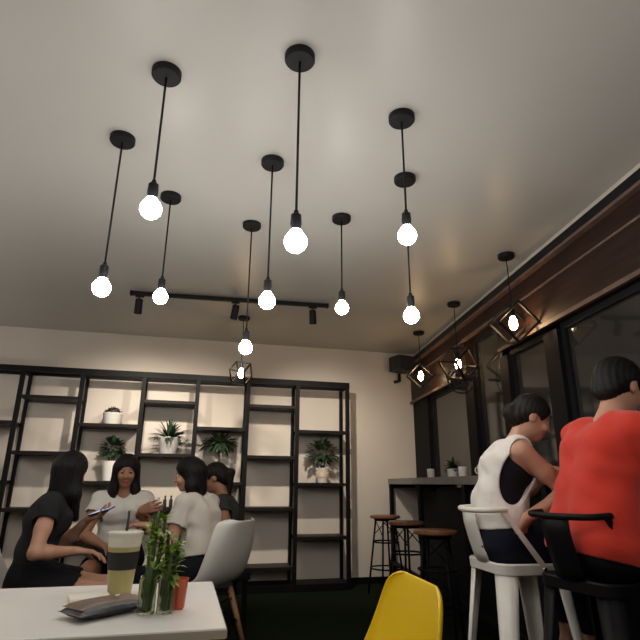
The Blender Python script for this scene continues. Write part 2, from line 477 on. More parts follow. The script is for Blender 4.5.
def rdir(zmin=-0.2, zmax=1.0):
    a = random.uniform(0, 2 * math.pi); z = random.uniform(zmin, zmax)
    r = math.sqrt(max(0, 1 - min(1, z * z)))
    return Vector((r * math.cos(a), r * math.sin(a), z))
def pot(t, r0, r1, h, m='pot', n=28):
    MB().lathe([(0, 0), (r0 * 0.96, 0), (r0, 0.004), (r1, h - 0.008), (r1 * 1.03, h - 0.004), (r1 * 1.0, h), (r1 * 0.92, h), (r1 * 0.88, h - 0.015), (0, h - 0.015)], n=n).build('pot', m, t, autos=40)
    MB().lathe([(r1 * 0.87, h - 0.013), (0, h - 0.008)], n=n).build('soil', 'soil', t)
YS = 5.99
# small dark succulent
t = thing('potted_succulent', 'small dark round succulent in a white pot alone on the highest left board', 'plant', (-0.785, YS, 1.652))
pot(t, 0.085, 0.10, 0.125)
mb = MB()
for i in range(70):
    dd = rdir(0.0, 1.0); base = Vector((dd.x * 0.05, dd.y * 0.05, 0.115 + 0.03 * dd.z))
    leaf(mb, base, dd, 0.055, 0.03, 0.1, 3)
mb.lathe([(0.07, 0.11), (0.075, 0.14), (0.05, 0.175), (0, 0.185)], n=18)
mb.build('foliage', 'succ', t)
# bushy dark plant in the left lower cell
t = thing('potted_plant', 'bushy dark green plant over a tall white pot, behind the woman in the white tee', 'plant', (-0.745, YS, 1.082))
MB().lathe([(0, 0), (0.06, 0), (0.065, 0.004), (0.082, 0.20), (0.078, 0.20), (0.074, 0.185), (0, 0.185)], n=28).build('pot', 'pot', t, autos=40)
mb = MB()
for i in range(190):
    dd = rdir(-0.45, 1.0); c0 = Vector((0, 0, 0.31)) + Vector((dd.x * 0.075, dd.y * 0.055, dd.z * 0.08))
    leaf(mb, c0, dd, random.uniform(0.05, 0.095), random.uniform(0.028, 0.042), 0.5, 3)
for i in range(9):
    a = i * 0.7; mb.tube([(0.02 * math.cos(a), 0.02 * math.sin(a), 0.18), (0.05 * math.cos(a), 0.04 * math.sin(a), 0.30)], 0.004, 6)
mb.build('foliage', 'leafd', t)
# spiky plant
t = thing('potted_plant', 'spiky long leaved dark plant spilling over a white bowl pot in the second column', 'plant', (-0.185, YS - 0.01, 1.362))
pot(t, 0.085, 0.115, 0.175)
mb = MB()
for i in range(75):
    dd = rdir(0.15, 1.0); a = Vector((dd.x * 0.03, dd.y * 0.02, 0.165))
    dd.y *= 0.55
    leaf(mb, a, dd, random.uniform(0.14, 0.26), random.uniform(0.022, 0.036), random.uniform(0.5, 1.3), 5)
for i in range(4):
    leaf(mb, (0.03, 0, 0.18), (0.75 + 0.08 * i, -0.15 + 0.1 * i, 0.75), 0.29, 0.03, 1.0, 6)
mb.build('foliage', 'leafd', t)
# drooping tree-like plant, third column
t = thing('potted_plant', 'spreading green plant on a thin stem behind the dark haired women', 'plant', (0.36, YS, 1.082))
pot(t, 0.06, 0.08, 0.13)
MB().tube([(0, 0, 0.12), (0.01, 0, 0.22), (0.0, 0, 0.36)], [0.010, 0.008, 0.006], 8).build('stem', 'bark', t)
mb = MB()
for i in range(190):
    dd = rdir(-0.45, 0.9); q = random.uniform(0.3, 1); c0 = Vector((dd.x * 0.17 * q, dd.y * 0.06, 0.40 + dd.z * 0.07 * q))
    dd.y *= 0.5
    leaf(mb, c0, dd, random.uniform(0.06, 0.13), random.uniform(0.025, 0.042), 0.9, 4)
mb.build('foliage', 'leafm', t)
# round bush right column
t = thing('potted_plant', 'bushy green plant in a banded white pot in the rightmost lit shelf cell', 'plant', (1.535, YS, 1.082))
pot(t, 0.062, 0.080, 0.16)
MB().lathe([(0.0685, 0.055), (0.0765, 0.12), (0.0785, 0.12), (0.0705, 0.055)], n=28).build('pot_band', 'pottan', t)
mb = MB()
for i in range(7):
    a = i * 0.9; mb.tube([(0.01 * math.cos(a), 0.01 * math.sin(a), 0.145), (0.06 * math.cos(a), 0.03 * math.sin(a), 0.30)], 0.004, 6)
mb.build('stems', 'bark', t)
mb = MB()
for i in range(270):
    dd = rdir(-0.7, 1.0); q = random.uniform(0.4, 1.0)
    c0 = Vector((dd.x * 0.19 * q, dd.y * 0.07 * q, 0.325 + dd.z * 0.15 * q))
    dd.y *= 0.5
    leaf(mb, c0, dd, random.uniform(0.04, 0.075), random.uniform(0.028, 0.042), 0.5, 3)
mb.build('foliage', 'leafm', t)
# two small dark bottles on the board behind the seated women
for i, (bx, lab) in enumerate(((-0.165, 'small dark bottle on the lower board, the left of two'), (-0.105, 'small dark bottle on the lower board, the right of two'))):
    t = thing('bottle', lab, 'bottle', (bx, 5.93, 0.827), 0, 'small bottles on the shelf board')
    MB().lathe([(0, 0), (0.017, 0), (0.018, 0.004), (0.018, 0.07), (0.008, 0.088), (0.008, 0.10), (0, 0.10)], n=18).build('body', 'sleeve', t, autos=40)
    MB().lathe([(0, 0.10), (0.0095, 0.10), (0.0095, 0.116), (0, 0.116)], n=16).build('cap', 'pursed', t, autos=40)

# ---------------------------------------------------------------- speaker and fan
t = thing('speaker', 'black box speaker in the ceiling corner above the windows', 'speaker', (2.545, 5.93, 2.505), R(14))
MB().box((0, 0, 0), (0.26, 0.22, 0.19), bev=0.012).build('cabinet', 'pursed', t)
MB().box((0, -0.113, 0), (0.235, 0.008, 0.165), bev=0.003).build('grille', 'grille', t)
MB().bar((0.02, 0.10, -0.10), (0.02, 0.10, -0.20), 0.03).bar((0.02, 0.10, -0.19), (0.02, 0.20, -0.19), 0.03).build('bracket', 'fixture', t)
t = thing('wall_fan', 'small round black caged fan mounted on the post between the windows', 'fan', wp(4.10, 1.97, -0.15), R(48))
A = rotm('Y', R(-90))
mb = MB()
for r_, z_ in ((0.125, 0.02), (0.128, -0.02), (0.085, 0.035), (0.045, 0.040)):
    pts = [A @ Vector((r_ * math.cos(a), r_ * math.sin(a), z_)) for a in [2 * math.pi * k / 28 for k in range(29)]]
    mb.tube(pts, 0.004, 6, caps=False)
for k in range(16):
    a = 2 * math.pi * k / 16
    mb.tube([A @ Vector((0.02 * math.cos(a), 0.02 * math.sin(a), 0.042)), A @ Vector((0.085 * math.cos(a), 0.085 * math.sin(a), 0.035)), A @ Vector((0.125 * math.cos(a), 0.125 * math.sin(a), 0.02)), A @ Vector((0.128 * math.cos(a), 0.128 * math.sin(a), -0.02))], 0.0022, 5)
mb.build('guard', 'fixture', t)
mb = MB()
for k in range(4):
    a = k * math.pi / 2 + 0.3
    mb.box(A @ Vector((0.065 * math.cos(a), 0.065 * math.sin(a), 0.0)), (0.004, 0.055, 0.085), rotm('X', a) @ rotm('Z', R(22)))
mb.build('blades', 'pursed', t)
MB().lathe([(0, 0.05), (0.016, 0.048), (0.020, 0.03), (0.028, 0.0), (0.028, -0.045), (0, -0.05)], axis=A, n=18).build('motor', 'copper', t)
MB().bar((0.04, 0, 0), (0.09, -0.13, 0), 0.02).build('bracket', 'fixture', t)

# ---------------------------------------------------------------- window counter and bar stools
t = thing('bar_counter', 'long narrow dark bar counter running along the window wall', 'counter', (0, 0, 0))
CW = 0.37
mb = MB()
wall_box(mb, 6.12, 1.2, 1.075, 1.135, -CW, -0.004); mb.build('countertop', 'counter', t)
for y in (6.08, 4.9, 3.72, 2.54, 1.3):
    mb = MB()
    a = wp(y, 0, -CW + 0.03); b = wp(y, 0, -0.05)
    mb.bar((a.x, a.y, 0.0), (a.x, a.y, 1.075), 0.04); mb.build('leg', 'black', t)
    mb = MB(); mb.bar((a.x, a.y, 1.055), (b.x, b.y, 1.055), 0.035); mb.build('bracket', 'black', t)
mb = MB(); wall_box(mb, 6.06, 1.32, 0.20, 0.235, -CW + 0.012, -CW + 0.047); mb.build('foot_rail', 'black', t)
mb = MB(); wall_box(mb, 4.88, 1.32, 0.03, 1.05, -0.16, -0.13); mb.build('modesty_panel', 'darkwall', t)

def bar_stool(x, y, rz, label):
    t = thing('bar_stool', label, 'bar stool', (x, y, 0), rz, 'wooden topped bar stools at the window counter')
    zs = 0.76
    MB().lathe([(0, zs - 0.03), (0.150, zs - 0.03), (0.158, zs - 0.022), (0.158, zs - 0.006), (0.150, zs), (0, zs)], n=32).build('seat', 'stoolw', t, autos=40)
    MB().lathe([(0.10, zs - 0.055), (0.115, zs - 0.055), (0.115, zs - 0.03), (0.10, zs - 0.03)], n=24).build('collar', 'black', t)
    for k in range(4):
        a = math.pi / 4 + k * math.pi / 2
        MB().tube([(0.10 * math.cos(a), 0.10 * math.sin(a), zs - 0.035), (0.195 * math.cos(a), 0.195 * math.sin(a), 0.0)], 0.010, 8).build('leg', 'black', t)
    for z, nm in ((0.25, 'foot_ring'), (0.50, 'brace_ring')):
        rr = 0.10 + 0.095 * (zs - z) / zs
        MB().tube([(rr * math.cos(a), rr * math.sin(a), z) for a in [2 * math.pi * k / 32 for k in range(33)]], 0.008, 8, caps=False).build(nm, 'black', t)
    mb = MB()
    for k in range(4):
        a = math.pi / 4 + k * math.pi / 2; b = a + math.pi / 2
        mb.tube([(0.10 * math.cos(a), 0.10 * math.sin(a), zs - 0.06), (0.13 * math.cos(b), 0.13 * math.sin(b), 0.56)], 0.005, 6)
    mb.build('cross_brace', 'black', t)
    return t
bar_stool(2.105, 5.53, 0.2, 'wooden topped black bar stool at the far end of the counter, against the pale wall')
bar_stool(1.955, 4.62, 0.5, 'wooden topped black bar stool second from the back wall')
bar_stool(1.800, 3.72, 0.9, 'wooden topped bar stool beside the white metal one, mostly in the dark')

# clutter on the counter
p = wp(4.45, 1.135, -0.16)
t = thing('potted_plant', 'small dim plant in a white pot standing on the window counter', 'plant', p)
pot(t, 0.045, 0.055, 0.075)
mb = MB()
for i in range(60):
    dd = rdir(0.0, 1.0)
    leaf(mb, (dd.x * 0.02, dd.y * 0.02, 0.07 + 0.03 * max(0, dd.z)), dd, random.uniform(0.05, 0.10), 0.026, 0.6, 4)
mb.build('foliage', 'leafm', t)
def mug(p, label, m='pot'):
    t = thing('mug', label, 'mug', p, random.uniform(0, 6), 'white mugs on the window counter')
    MB().lathe([(0, 0), (0.03, 0), (0.034, 0.006), (0.036, 0.08), (0.033, 0.08), (0.031, 0.012), (0, 0.012)], n=24).build('body', m, t, autos=40)
    MB().tube([(0.034, 0, 0.065), (0.052, 0, 0.062), (0.058, 0, 0.042), (0.05, 0, 0.024), (0.034, 0, 0.020)], 0.005, 8).build('handle', m, t)
mug(wp(4.72, 1.135, -0.28), 'white mug on the counter, farthest from the white stool')
mug(wp(3.98, 1.135, -0.25), 'white mug on the counter, the middle one beyond the small plant')
mug(wp(3.66, 1.135, -0.22), 'white mug on the counter nearest the woman in the tank top')

# ---------------------------------------------------------------- moulded shell chairs
PROF = [(.235, .420, .175, .00), (.215, .442, .195, .01), (.12, .436, .215, .03), (.0, .425, .228, .045), (-.09, .430, .232, .06), (-.16, .462, .234, .075),
        (-.205, .525, .233, .075), (-.235, .60, .230, .065), (-.258, .68, .222, .055), (-.276, .75, .207, .055), (-.289, .80, .190, .055), (-.296, .825, .162, .045), (-.300, .839, .105, .02)]
def shell_chair(x, y, rz, label, m, wing=1.0):
    t = thing('shell_chair', label, 'chair', (x, y, 0), rz)
    NU = 16
    vs = []; fs = []
    n = len(PROF)
    for i, (py, pz, hw, lift) in enumerate(PROF):
        a = PROF[max(0, i - 1)]; b = PROF[min(n - 1, i + 1)]
        lift = lift * (1 + (wing - 1) * min(1, max(0, (pz - 0.45) / 0.3)))
        ty, tz = b[0] - a[0], b[1] - a[1]
        l = math.hypot(ty, tz); ny, nz = tz / l, -ty / l     # towards the sitter
        for k in range(NU + 1):
            u = -1 + 2 * k / NU
            f = abs(u) ** 2.6 * lift
            vs.append((hw * math.sin(u * math.pi / 2 * 0.96) / math.sin(math.pi / 2 * 0.96), py + ny * f, pz + nz * f))
    for i in range(n - 1):
        for k in range(NU):
            q = i * (NU + 1) + k
            fs.append((q, q + 1, q + NU + 2, q + NU + 1))
    mb = MB().add(vs, fs, True)
    o = mb.build('seat_shell', m, t)
    s = o.modifiers.new('thickness', 'SOLIDIFY'); s.thickness = 0.009; s.offset = 0.0
    ss = o.modifiers.new('smooth', 'SUBSURF'); ss.levels = 2; ss.render_levels = 2
    for sx in (-1, 1):
        for sy in (-1, 1):
            MB().tube([(sx * 0.115, sy * 0.11, 0.412), (sx * 0.205, sy * 0.205, 0.0)], [0.021, 0.014], 12).build('leg', 'leg', t)
    mb = MB()
    for sx in (-1, 1):
        mb.tube([(sx * 0.13, -0.13, 0.36), (sx * 0.165, 0.165, 0.20)], 0.005, 6)
        mb.tube([(sx * 0.13, 0.13, 0.36), (sx * 0.165, -0.165, 0.20)], 0.005, 6)
    for sy in (-1, 1):
        mb.tube([(-0.165, sy * 0.165, 0.20), (0.13, sy * 0.13, 0.36)], 0.005, 6)
        mb.tube([(0.165, sy * 0.165, 0.20), (-0.13, sy * 0.13, 0.36)], 0.005, 6)
    mb.tube([(-0.12, -0.11, 0.405), (0.12, -0.11, 0.405)], 0.008, 6)
    mb.tube([(-0.12, 0.11, 0.405), (0.12, 0.11, 0.405)], 0.008, 6)
    mb.build('wire_brace', 'black', t)
    return t
CH3 = (0.20, 3.85)
shell_chair(CH3[0], CH3[1], R(49), 'white moulded shell chair with wooden legs under the woman with bobbed hair', 'whitep', 1.7)
shell_chair(0.318, 1.385, R(87), 'glossy yellow moulded shell chair drawn up to the end of the foreground table', 'yellowp', 0.5)
CH1 = (-0.82, 3.56)
shell_chair(CH1[0], CH1[1], R(-86), 'white moulded shell chair under the person holding the lit phone', 'whitep')

def pouf(x, y, label):
    t = thing('stool', label, 'stool', (x, y, 0), R(12))
    MB().box((0, 0, 0.40), (0.33, 0.33, 0.08), bev=0.02).build('seat', 'blackc', t)
    for sx in (-1, 1):
        for sy in (-1, 1):
            MB().bar((sx * 0.13, sy * 0.13, 0.0), (sx * 0.13, sy * 0.13, 0.365), 0.03).build('leg', 'black', t)
pouf(-0.41, 4.50, 'low black cushioned stool under the woman in the white tee')
pouf(0.37, 4.50, 'low black cushioned stool under the person in the dark shirt')

# ---------------------------------------------------------------- steel bar chairs
def steel_stool(x, y, rz, label, m):
    t = thing('bar_chair', label, 'bar chair', (x, y, 0), rz)
    zs = 0.765; h = 0.155
    # seat pan with rounded corners and rolled edge
    def rr(hh, r, n=5):
        out = []
        for cx, cy, a0 in ((1, 1, 0), (-1, 1, 90), (-1, -1, 180), (1, -1, 270)):
            for k in range(n + 1):
                a = R(a0 + 90 * k / n)
                out.append((cx * (hh - r) + r * math.cos(a), cy * (hh - r) + r * math.sin(a)))
        return out
    rings = [(rr(h * 0.80, 0.05), zs - 0.008), (rr(h, 0.05), zs), (rr(h + 0.006, 0.055), zs - 0.006), (rr(h + 0.004, 0.055), zs - 0.042), (rr(h - 0.004, 0.05), zs - 0.042), (rr(h - 0.008, 0.05), zs - 0.014)]
    vs = []; fs = []
    for pts, z in rings: vs += [(a, b, z) for a, b in pts]
    n = len(rings[0][0])
    for i in range(len(rings) - 1):
        for k in range(n):
            fs.append((i * n + k, i * n + (k + 1) % n, (i + 1) * n + (k + 1) % n, (i + 1) * n + k))
    fs.append(tuple(range(n))); fs.append(tuple((len(rings) - 1) * n + k for k in range(n)))
    MB().add(vs, fs, True).build('seat', m, t, autos=40)
    for sx in (-1, 1):
        for sy in (-1, 1):
            mb = MB()
            top = Vector((sx * (h - 0.004), sy * (h - 0.004), zs - 0.038)); bot = Vector((sx * 0.215, sy * 0.215, 0.0))
            vs = []; fs = []
            N = 8
            for i in range(2):
                c = (top, bot)[i]; w = (0.068, 0.026)[i]
                for k in range(N + 1):      # angle section folded round the corner
                    s = -1 + 2 * k / N
                    q = abs(s) * w; rad = 0.02
                    if s < 0: px, py = -q * sx, 0
                    else: px, py = 0, -q * sy
                    ease = max(0, 1 - abs(s) * 2.2)
                    px -= sx * 0.010 * ease; py -= sy * 0.010 * ease
                    vs.append((c.x + px, c.y + py, c.z))
            for k in range(N): fs.append((k, k + 1, N + 2 + k, N + 1 + k))
            lo = mb.add(vs, fs, True).build('leg', m, t)
            sd = lo.modifiers.new('thickness', 'SOLIDIFY'); sd.thickness = 0.004
            MB().lathe([(0, 0), (0.016, 0), (0.016, 0.02), (0, 0.02)], (sx * 0.209, sy * 0.209, 0), 12).build('foot_cap', 'pursed', t)
    mb = MB()
    zf = 0.27; e = 0.155 + 0.06 * (zs - zf) / zs - 0.006
    for a, b in (((-e, -e), (e, -e)), ((e, -e), (e, e)), ((e, e), (-e, e)), ((-e, e), (-e, -e))):
        mb.bar((*a, zf), (*b, zf), 0.012, 0.028)
    mb.build('foot_rest', m, t)
    # low back: bent tube band, broad splat, two flat side stays
    zb = zs + 0.205; yb = -h - 0.045
    pts = [(-h + 0.004, -0.105, zb + 0.004), (-h + 0.022, yb + 0.022, zb), (-0.06, yb - 0.004, zb - 0.002), (0, yb - 0.008, zb - 0.003), (0.06, yb - 0.004, zb - 0.002), (h - 0.022, yb + 0.022, zb), (h - 0.004, -0.105, zb + 0.004)]
    def crom(P, n=6):
        P = [Vector(p) for p in P]; out = []
        for i in range(len(P) - 1):
            a = P[max(0, i - 1)]; b = P[i]; c = P[i + 1]; d = P[min(len(P) - 1, i + 2)]
            for k in range(n):
                s = k / n
                out.append(0.5 * ((2 * b) + (c - a) * s + (2 * a - 5 * b + 4 * c - d) * s * s + (3 * b - a - 3 * c + d) * s ** 3))
        out.append(P[-1]); return out
    MB().tube(crom(pts), 0.0115, 10).build('back_rail', m, t)
    vs = []; fs = []
    prof = [(-h - 0.002, zs - 0.01), (-h - 0.016, zs + 0.03), (-h - 0.034, zs + 0.09), (yb - 0.004, zs + 0.15), (yb - 0.008, zb)]
    for (yy, zz) in prof:
        for k in range(5):
            xx = -0.06 + 0.12 * k / 4
            vs.append((xx, yy - 0.006 * (1 - (xx / 0.06) ** 2), zz))
    for i in range(len(prof) - 1):
        for k in range(4): fs.append((i * 5 + k, i * 5 + k + 1, i * 5 + k + 6, i * 5 + k + 5))
    so = MB().add(vs, fs, True).build('back_splat', m, t)
    sd = so.modifiers.new('thickness', 'SOLIDIFY'); sd.thickness = 0.004
    for sx in (-1, 1):
        MB().bar((sx * (h - 0.006), -0.125, zb - 0.002), (sx * (h + 0.009), 0.035, zs - 0.02), 0.006, 0.022, up=(0, 1, 0)).build('side_stay', m, t)
        MB().lathe([(0, 0.004), (0.006, 0.003), (0.008, 0)], (sx * (h + 0.014), 0.03, zs - 0.02), 10, rotm('Y', R(90 * sx))).build('bolt', 'chrome', t)
    return t
ST5 = (1.440, 2.200)
steel_stool(ST5[0], ST5[1], R(-93), 'white painted steel bar chair with a low back under the woman in the tank top', 'whitem')
ST6 = (1.490, 1.745)
steel_stool(ST6[0], ST6[1], R(-80), 'black steel bar chair with a low back under the person in red', 'black')

# ---------------------------------------------------------------- front table and what stands on it
t = thing('cafe_table', 'white topped cafe table in the left foreground', 'table', (-0.30, 1.69, 0))
TZ = 0.75
MB().box((0, 0, TZ - 0.0125), (0.85, 0.62, 0.023), bev=0.002).build('tabletop', 'table', t)
mb = MB()
w, dpt = 0.4265, 0.3115
mb.box((0, -dpt, TZ - 0.0135), (0.85, 0.003, 0.017)); mb.box((0, dpt, TZ - 0.0135), (0.85, 0.003, 0.017))
mb.box((-w, 0, TZ - 0.0135), (0.003, 0.62, 0.017)); mb.box((w, 0, TZ - 0.0135), (0.003, 0.62, 0.017))
mb.build('edge_band', 'tedge', t)
MB().bar((-0.25, 0, TZ - 0.035), (0.25, 0, TZ - 0.035), 0.05, 0.02).bar((0, -0.2, TZ - 0.034), (0, 0.2, TZ - 0.034), 0.05, 0.018).build('top_bracket', 'black', t)
MB().tube([(0, 0, 0.02), (0, 0, TZ - 0.03)], 0.032, 16).build('pedestal', 'black', t)
MB().box((0, 0, 0.012), (0.42, 0.42, 0.022), bev=0.004).build('base_plate', 'black', t)

def turn(prof, name, m, parent, n=28): return MB().lathe(prof, n=n).build(name, m, parent, autos=40)
t = thing('drink_cup', 'tall takeaway cup of pale drink with a black band and black straw', 'drink', (-0.160, 1.845, TZ))
def cr(z): return 0.034 + (0.052 - 0.034) * z / 0.175
turn([(0, 0), (cr(0), 0), (cr(.075), .075), (cr(.075) - .002, .075), (0, .075)], 'lower_body', 'teayel', t)
turn([(cr(.068) + .0012, .068), (cr(.118) + .0012, .118), (cr(.118) - .002, .118), (cr(.068) - .002, .068)], 'band', 'sleeve', t)
turn([(cr(.116), .116), (cr(.132), .132), (cr(.132) - .003, .132), (cr(.116) - .003, .116)], 'drink_layer', 'teayel', t)
turn([(cr(.131), .131), (cr(.168), .168), (cr(.168) - .003, .168), (cr(.131) - .003, .131)], 'upper_body', 'teatop', t)
turn([(0, .176), (cr(.17) - .006, .176), (cr(.17) + .002, .173), (cr(.17) + .003, .165), (cr(.17), .165), (0, .168)], 'lid', 'cupclear', t)
MB().tube([(0.0, 0, 0.10), (0.004, 0.0, 0.235)], 0.0042, 10).build('straw', 'straw', t)

def bamboo(x, y, label, lean, nst, hgt, seed):
    random.seed(seed)
    t = thing('bamboo_jar', label, 'plant', (x, y, TZ), 0, 'lucky bamboo jars on the front table')
    turn([(0, 0), (0.020, 0), (0.0225, 0.003), (0.0225, 0.076), (0.019, 0.083), (0.021, 0.088), (0.0185, 0.088), (0.0165, 0.083), (0.020, 0.075), (0.020, 0.006), (0, 0.005)], 'jar', 'jar', t)
    lf = MB()
    for i in range(nst):
        a = 2 * math.pi * i / nst + 0.4; r0 = 0.008
        b = Vector((r0 * math.cos(a), r0 * math.sin(a), 0.008))
        tp = Vector((b.x + lean[0] * hgt + 0.010 * math.cos(a), b.y + lean[1] * hgt + 0.010 * math.sin(a), hgt * random.uniform(0.86, 1.0)))
        pts = [b.lerp(tp, s) for s in (0, .14, .15, .3, .31, .47, .48, .65, .66, .83, .84, 1)]
        rs = [.0058, .0056, .0066, .0056, .0065, .0054, .0064, .005, .006, .0046, .0054, .003]
        MB().tube(pts, rs, 10).build('stem', 'stemg', t)
        for k in range(20):
            s = random.uniform(0.40, 1.0); p = b.lerp(tp, s)
            dd = rdir(0.05, 0.95); dd.y *= 0.8
            leaf(lf, p, dd, random.uniform(0.026, 0.048), random.uniform(0.012, 0.017), random.uniform(0.5, 1.4), 5)
    lf.build('leaves', 'leafb', t)
bamboo(-0.066, 1.560, 'lucky bamboo in a glass jar, standing beside the brown purse', (0.05, 0.05), 3, 0.255, 3)
bamboo(-0.018, 1.560, 'lucky bamboo in a glass jar, standing beside the orange cup', (0.03, 0.05), 3, 0.20, 11)
t = thing('small_cup', 'small orange plastic cup standing behind the bamboo jar', 'cup', (0.014, 1.598, TZ))
turn([(0, 0), (0.014, 0), (0.016, 0.003), (0.023, 0.072), (0.024, 0.074), (0.022, 0.074), (0.0205, 0.07), (0.0135, 0.005), (0, 0.005)], 'body', 'orange', t)
mb = MB().lathe([(0, -0.008), (0.008, -0.007), (0.013, 0.0), (0.010, 0.010), (0.004, 0.018), (0, 0.019)], (0.020, 1.648, TZ + 0.0085), 18)
tag(mb.build('pebble', 'shell', None), 'small cream pebble beside the orange cup', 'pebble')
# purse
t = thing('purse', 'long soft brown and black leather purse lying on the white table', 'purse', (-0.165, 1.580, TZ), R(40))
def pillow(dx, dy, dz, n=14, p=3.2):
    vs = []; fs = []
    for s in (1, -1):
        for i in range(n + 1):
            for k in range(n + 1):
                u, v = -1 + 2 * i / n, -1 + 2 * k / n
                q = max(0.0, (1 - abs(u) ** p) * (1 - abs(v) ** p)) ** 0.5
                vs.append((u * dx / 2, v * dy / 2, dz / 2 + s * q * dz / 2))
    o = (n + 1) ** 2
    for i in range(n):
        for k in range(n):
            a = i * (n + 1) + k
            fs.append((a, a + 1, a + n + 2, a + n + 1)); fs.append((o + a, o + a + n + 1, o + a + n + 2, o + a + 1))
    return MB().add(vs, fs, True)
pillow(0.20, 0.105, 0.030).build('body', 'pursed', t)
pillow(0.190, 0.090, 0.022).build('flap', 'purseb', t, (0.006, 0.010, 0.0135))
MB().tube([(0.06, 0.045, 0.020), (0.072, 0.075, 0.016), (0.105, 0.098, 0.010), (0.128, 0.092, 0.012), (0.120, 0.066, 0.016), (0.085, 0.040, 0.020)], 0.006, 8).build('wrist_strap', 'pursed', t)
MB().lathe([(0, 0.004), (0.006, 0.003), (0.007, 0)], (0.02, -0.012, 0.040), 12).build('snap', 'chrome', t)
t = MB().box((-0.232, 1.765, TZ + 0.006), (0.11, 0.085, 0.010), rotm('Z', R(15)), bev=0.004).build('napkin', 'paper', None)
tag(t, 'folded cream paper napkin lying behind the purse', 'napkin')
random.seed(21)
# ---------------------------------------------------------------- people: smooth distance fields turned into one continuous skin
def V3(*a): return np.array(a, dtype=np.float64)
def nrm(v): return v / (np.linalg.norm(v) + 1e-12)
class Field:
    def __init__(s): s.p = []
    def cone(s, a, b, ra, rb, k=0.02): s.p.append(('c', np.array(a, float), np.array(b, float), ra, rb, k, 1)); return s
    def ell(s, c, ax, r, k=0.02): s.p.append(('e', np.array(c, float), np.array(ax, float), np.array(r, float), None, k, 1)); return s
    def sub_ell(s, c, ax, r, k=0.005): s.p.append(('e', np.array(c, float), np.array(ax, float), np.array(r, float), None, k, -1)); return s
    def sub_cone(s, a, b, ra, rb, k=0.005): s.p.append(('c', np.array(a, float), np.array(b, float), ra, rb, k, -1)); return s
    def cut(s, pt, n, k=0.003): s.p.append(('h', np.array(pt, float), np.array(n, float), None, None, k, -1)); return s   # removes the side n points to
    def wave(s, fn): s.p.append(('w', fn, None, None, None, 0, 0)); return s
def surface(F, h, region=None):
    lo = np.full(3, 1e9); hi = -lo
    for t, a, b, ra, rb, k, sg in F.p:
        if sg != 1: continue
        if t == 'c':
            lo = np.minimum(lo, np.minimum(a - ra, b - rb)); hi = np.maximum(hi, np.maximum(a + ra, b + rb))
        else:
            m = ra.max(); lo = np.minimum(lo, a - m); hi = np.maximum(hi, a + m)
    lo = lo - 4 * h; hi = hi + 4 * h
    N = np.ceil((hi - lo) / h).astype(int) + 1
    D = np.full(N, 0.2, dtype=np.float32)
    ax = [lo[i] + h * np.arange(N[i]) for i in range(3)]
    def grid(sl):
        return (ax[0][sl[0]][:, None, None].astype(np.float32), ax[1][sl[1]][None, :, None].astype(np.float32), ax[2][sl[2]][None, None, :].astype(np.float32))
    for t, a, b, ra, rb, k, sg in F.p:
        if t == 'w':
            X, Y, Z = grid((slice(None),) * 3); D += a(X, Y, Z).astype(np.float32); continue
        if t == 'h':
            X, Y, Z = grid((slice(None),) * 3)
            d = -((X - a[0]) * b[0] + (Y - a[1]) * b[1] + (Z - a[2]) * b[2]); d = -d
            D[:] = np.maximum(D, d); continue
        if t == 'c':
            bl = np.minimum(a - ra, b - rb); bh = np.maximum(a + ra, b + rb)
        else:
            m = ra.max(); bl = a - m; bh = a + m
        mg = k + 5 * h + 0.012
        i0 = np.clip(np.floor((bl - mg - lo) / h).astype(int), 0, N); i1 = np.clip(np.ceil((bh + mg - lo) / h).astype(int) + 1, 0, N)
        if np.any(i1 <= i0): continue
        sl = tuple(slice(i0[i], i1[i]) for i in range(3))
        X, Y, Z = grid(sl)
        if t == 'c':
            ab = b - a; L2 = max(1e-12, ab @ ab)
            px, py, pz = X - a[0], Y - a[1], Z - a[2]
            q = np.clip((px * ab[0] + py * ab[1] + pz * ab[2]) / L2, 0, 1)
            d = np.sqrt((px - q * ab[0]) ** 2 + (py - q * ab[1]) ** 2 + (pz - q * ab[2]) ** 2) - (ra + (rb - ra) * q)
        else:
            px, py, pz = X - a[0], Y - a[1], Z - a[2]
            k0 = 0; k1 = 0
            for i in range(3):
                c = px * b[i][0] + py * b[i][1] + pz * b[i][2]
                k0 = k0 + (c / ra[i]) ** 2; k1 = k1 + (c / ra[i] ** 2) ** 2
            k0 = np.sqrt(k0); k1 = np.sqrt(k1) + 1e-9
            d = k0 * (k0 - 1) / k1
        E = D[sl]
        if sg == 1:
            w = np.clip(0.5 + 0.5 * (E - d) / k, 0, 1); D[sl] = E * (1 - w) + d * w - k * w * (1 - w)
        else:
            w = np.clip(0.5 - 0.5 * (E + d) / k, 0, 1); D[sl] = E * (1 - w) + (-d) * w + k * w * (1 - w)
    # surface nets
    S = D < 0
    n0, n1, n2 = N
    cnt = np.zeros((n0 - 1, n1 - 1, n2 - 1), dtype=np.int16)
    acc = np.zeros((n0 - 1, n1 - 1, n2 - 1, 3), dtype=np.float32)
    corner = [(i, j, k) for i in (0, 1) for j in (0, 1) for k in (0, 1)]
    def cs(c): return tuple(slice(c[i], N[i] - 1 + c[i]) for i in range(3))
    for c1 in corner:
        for axn in range(3):
            if c1[axn] == 1: continue
            c2 = list(c1); c2[axn] = 1
            A = D[cs(c1)]; B = D[cs(c2)]
            x = (A < 0) != (B < 0)
            if not x.any(): continue
            tt = A[x] / (A[x] - B[x])
            cnt[x] += 1
            for q in range(3):
                acc[..., q][x] += c1[q] + (tt if q == axn else 0)
    act = cnt > 0
    idx = np.full(cnt.shape, -1, dtype=np.int64); idx[act] = np.arange(act.sum())
    cells = np.argwhere(act)
    verts = (cells + acc[act] / cnt[act][:, None]) * h + lo
    quads = []
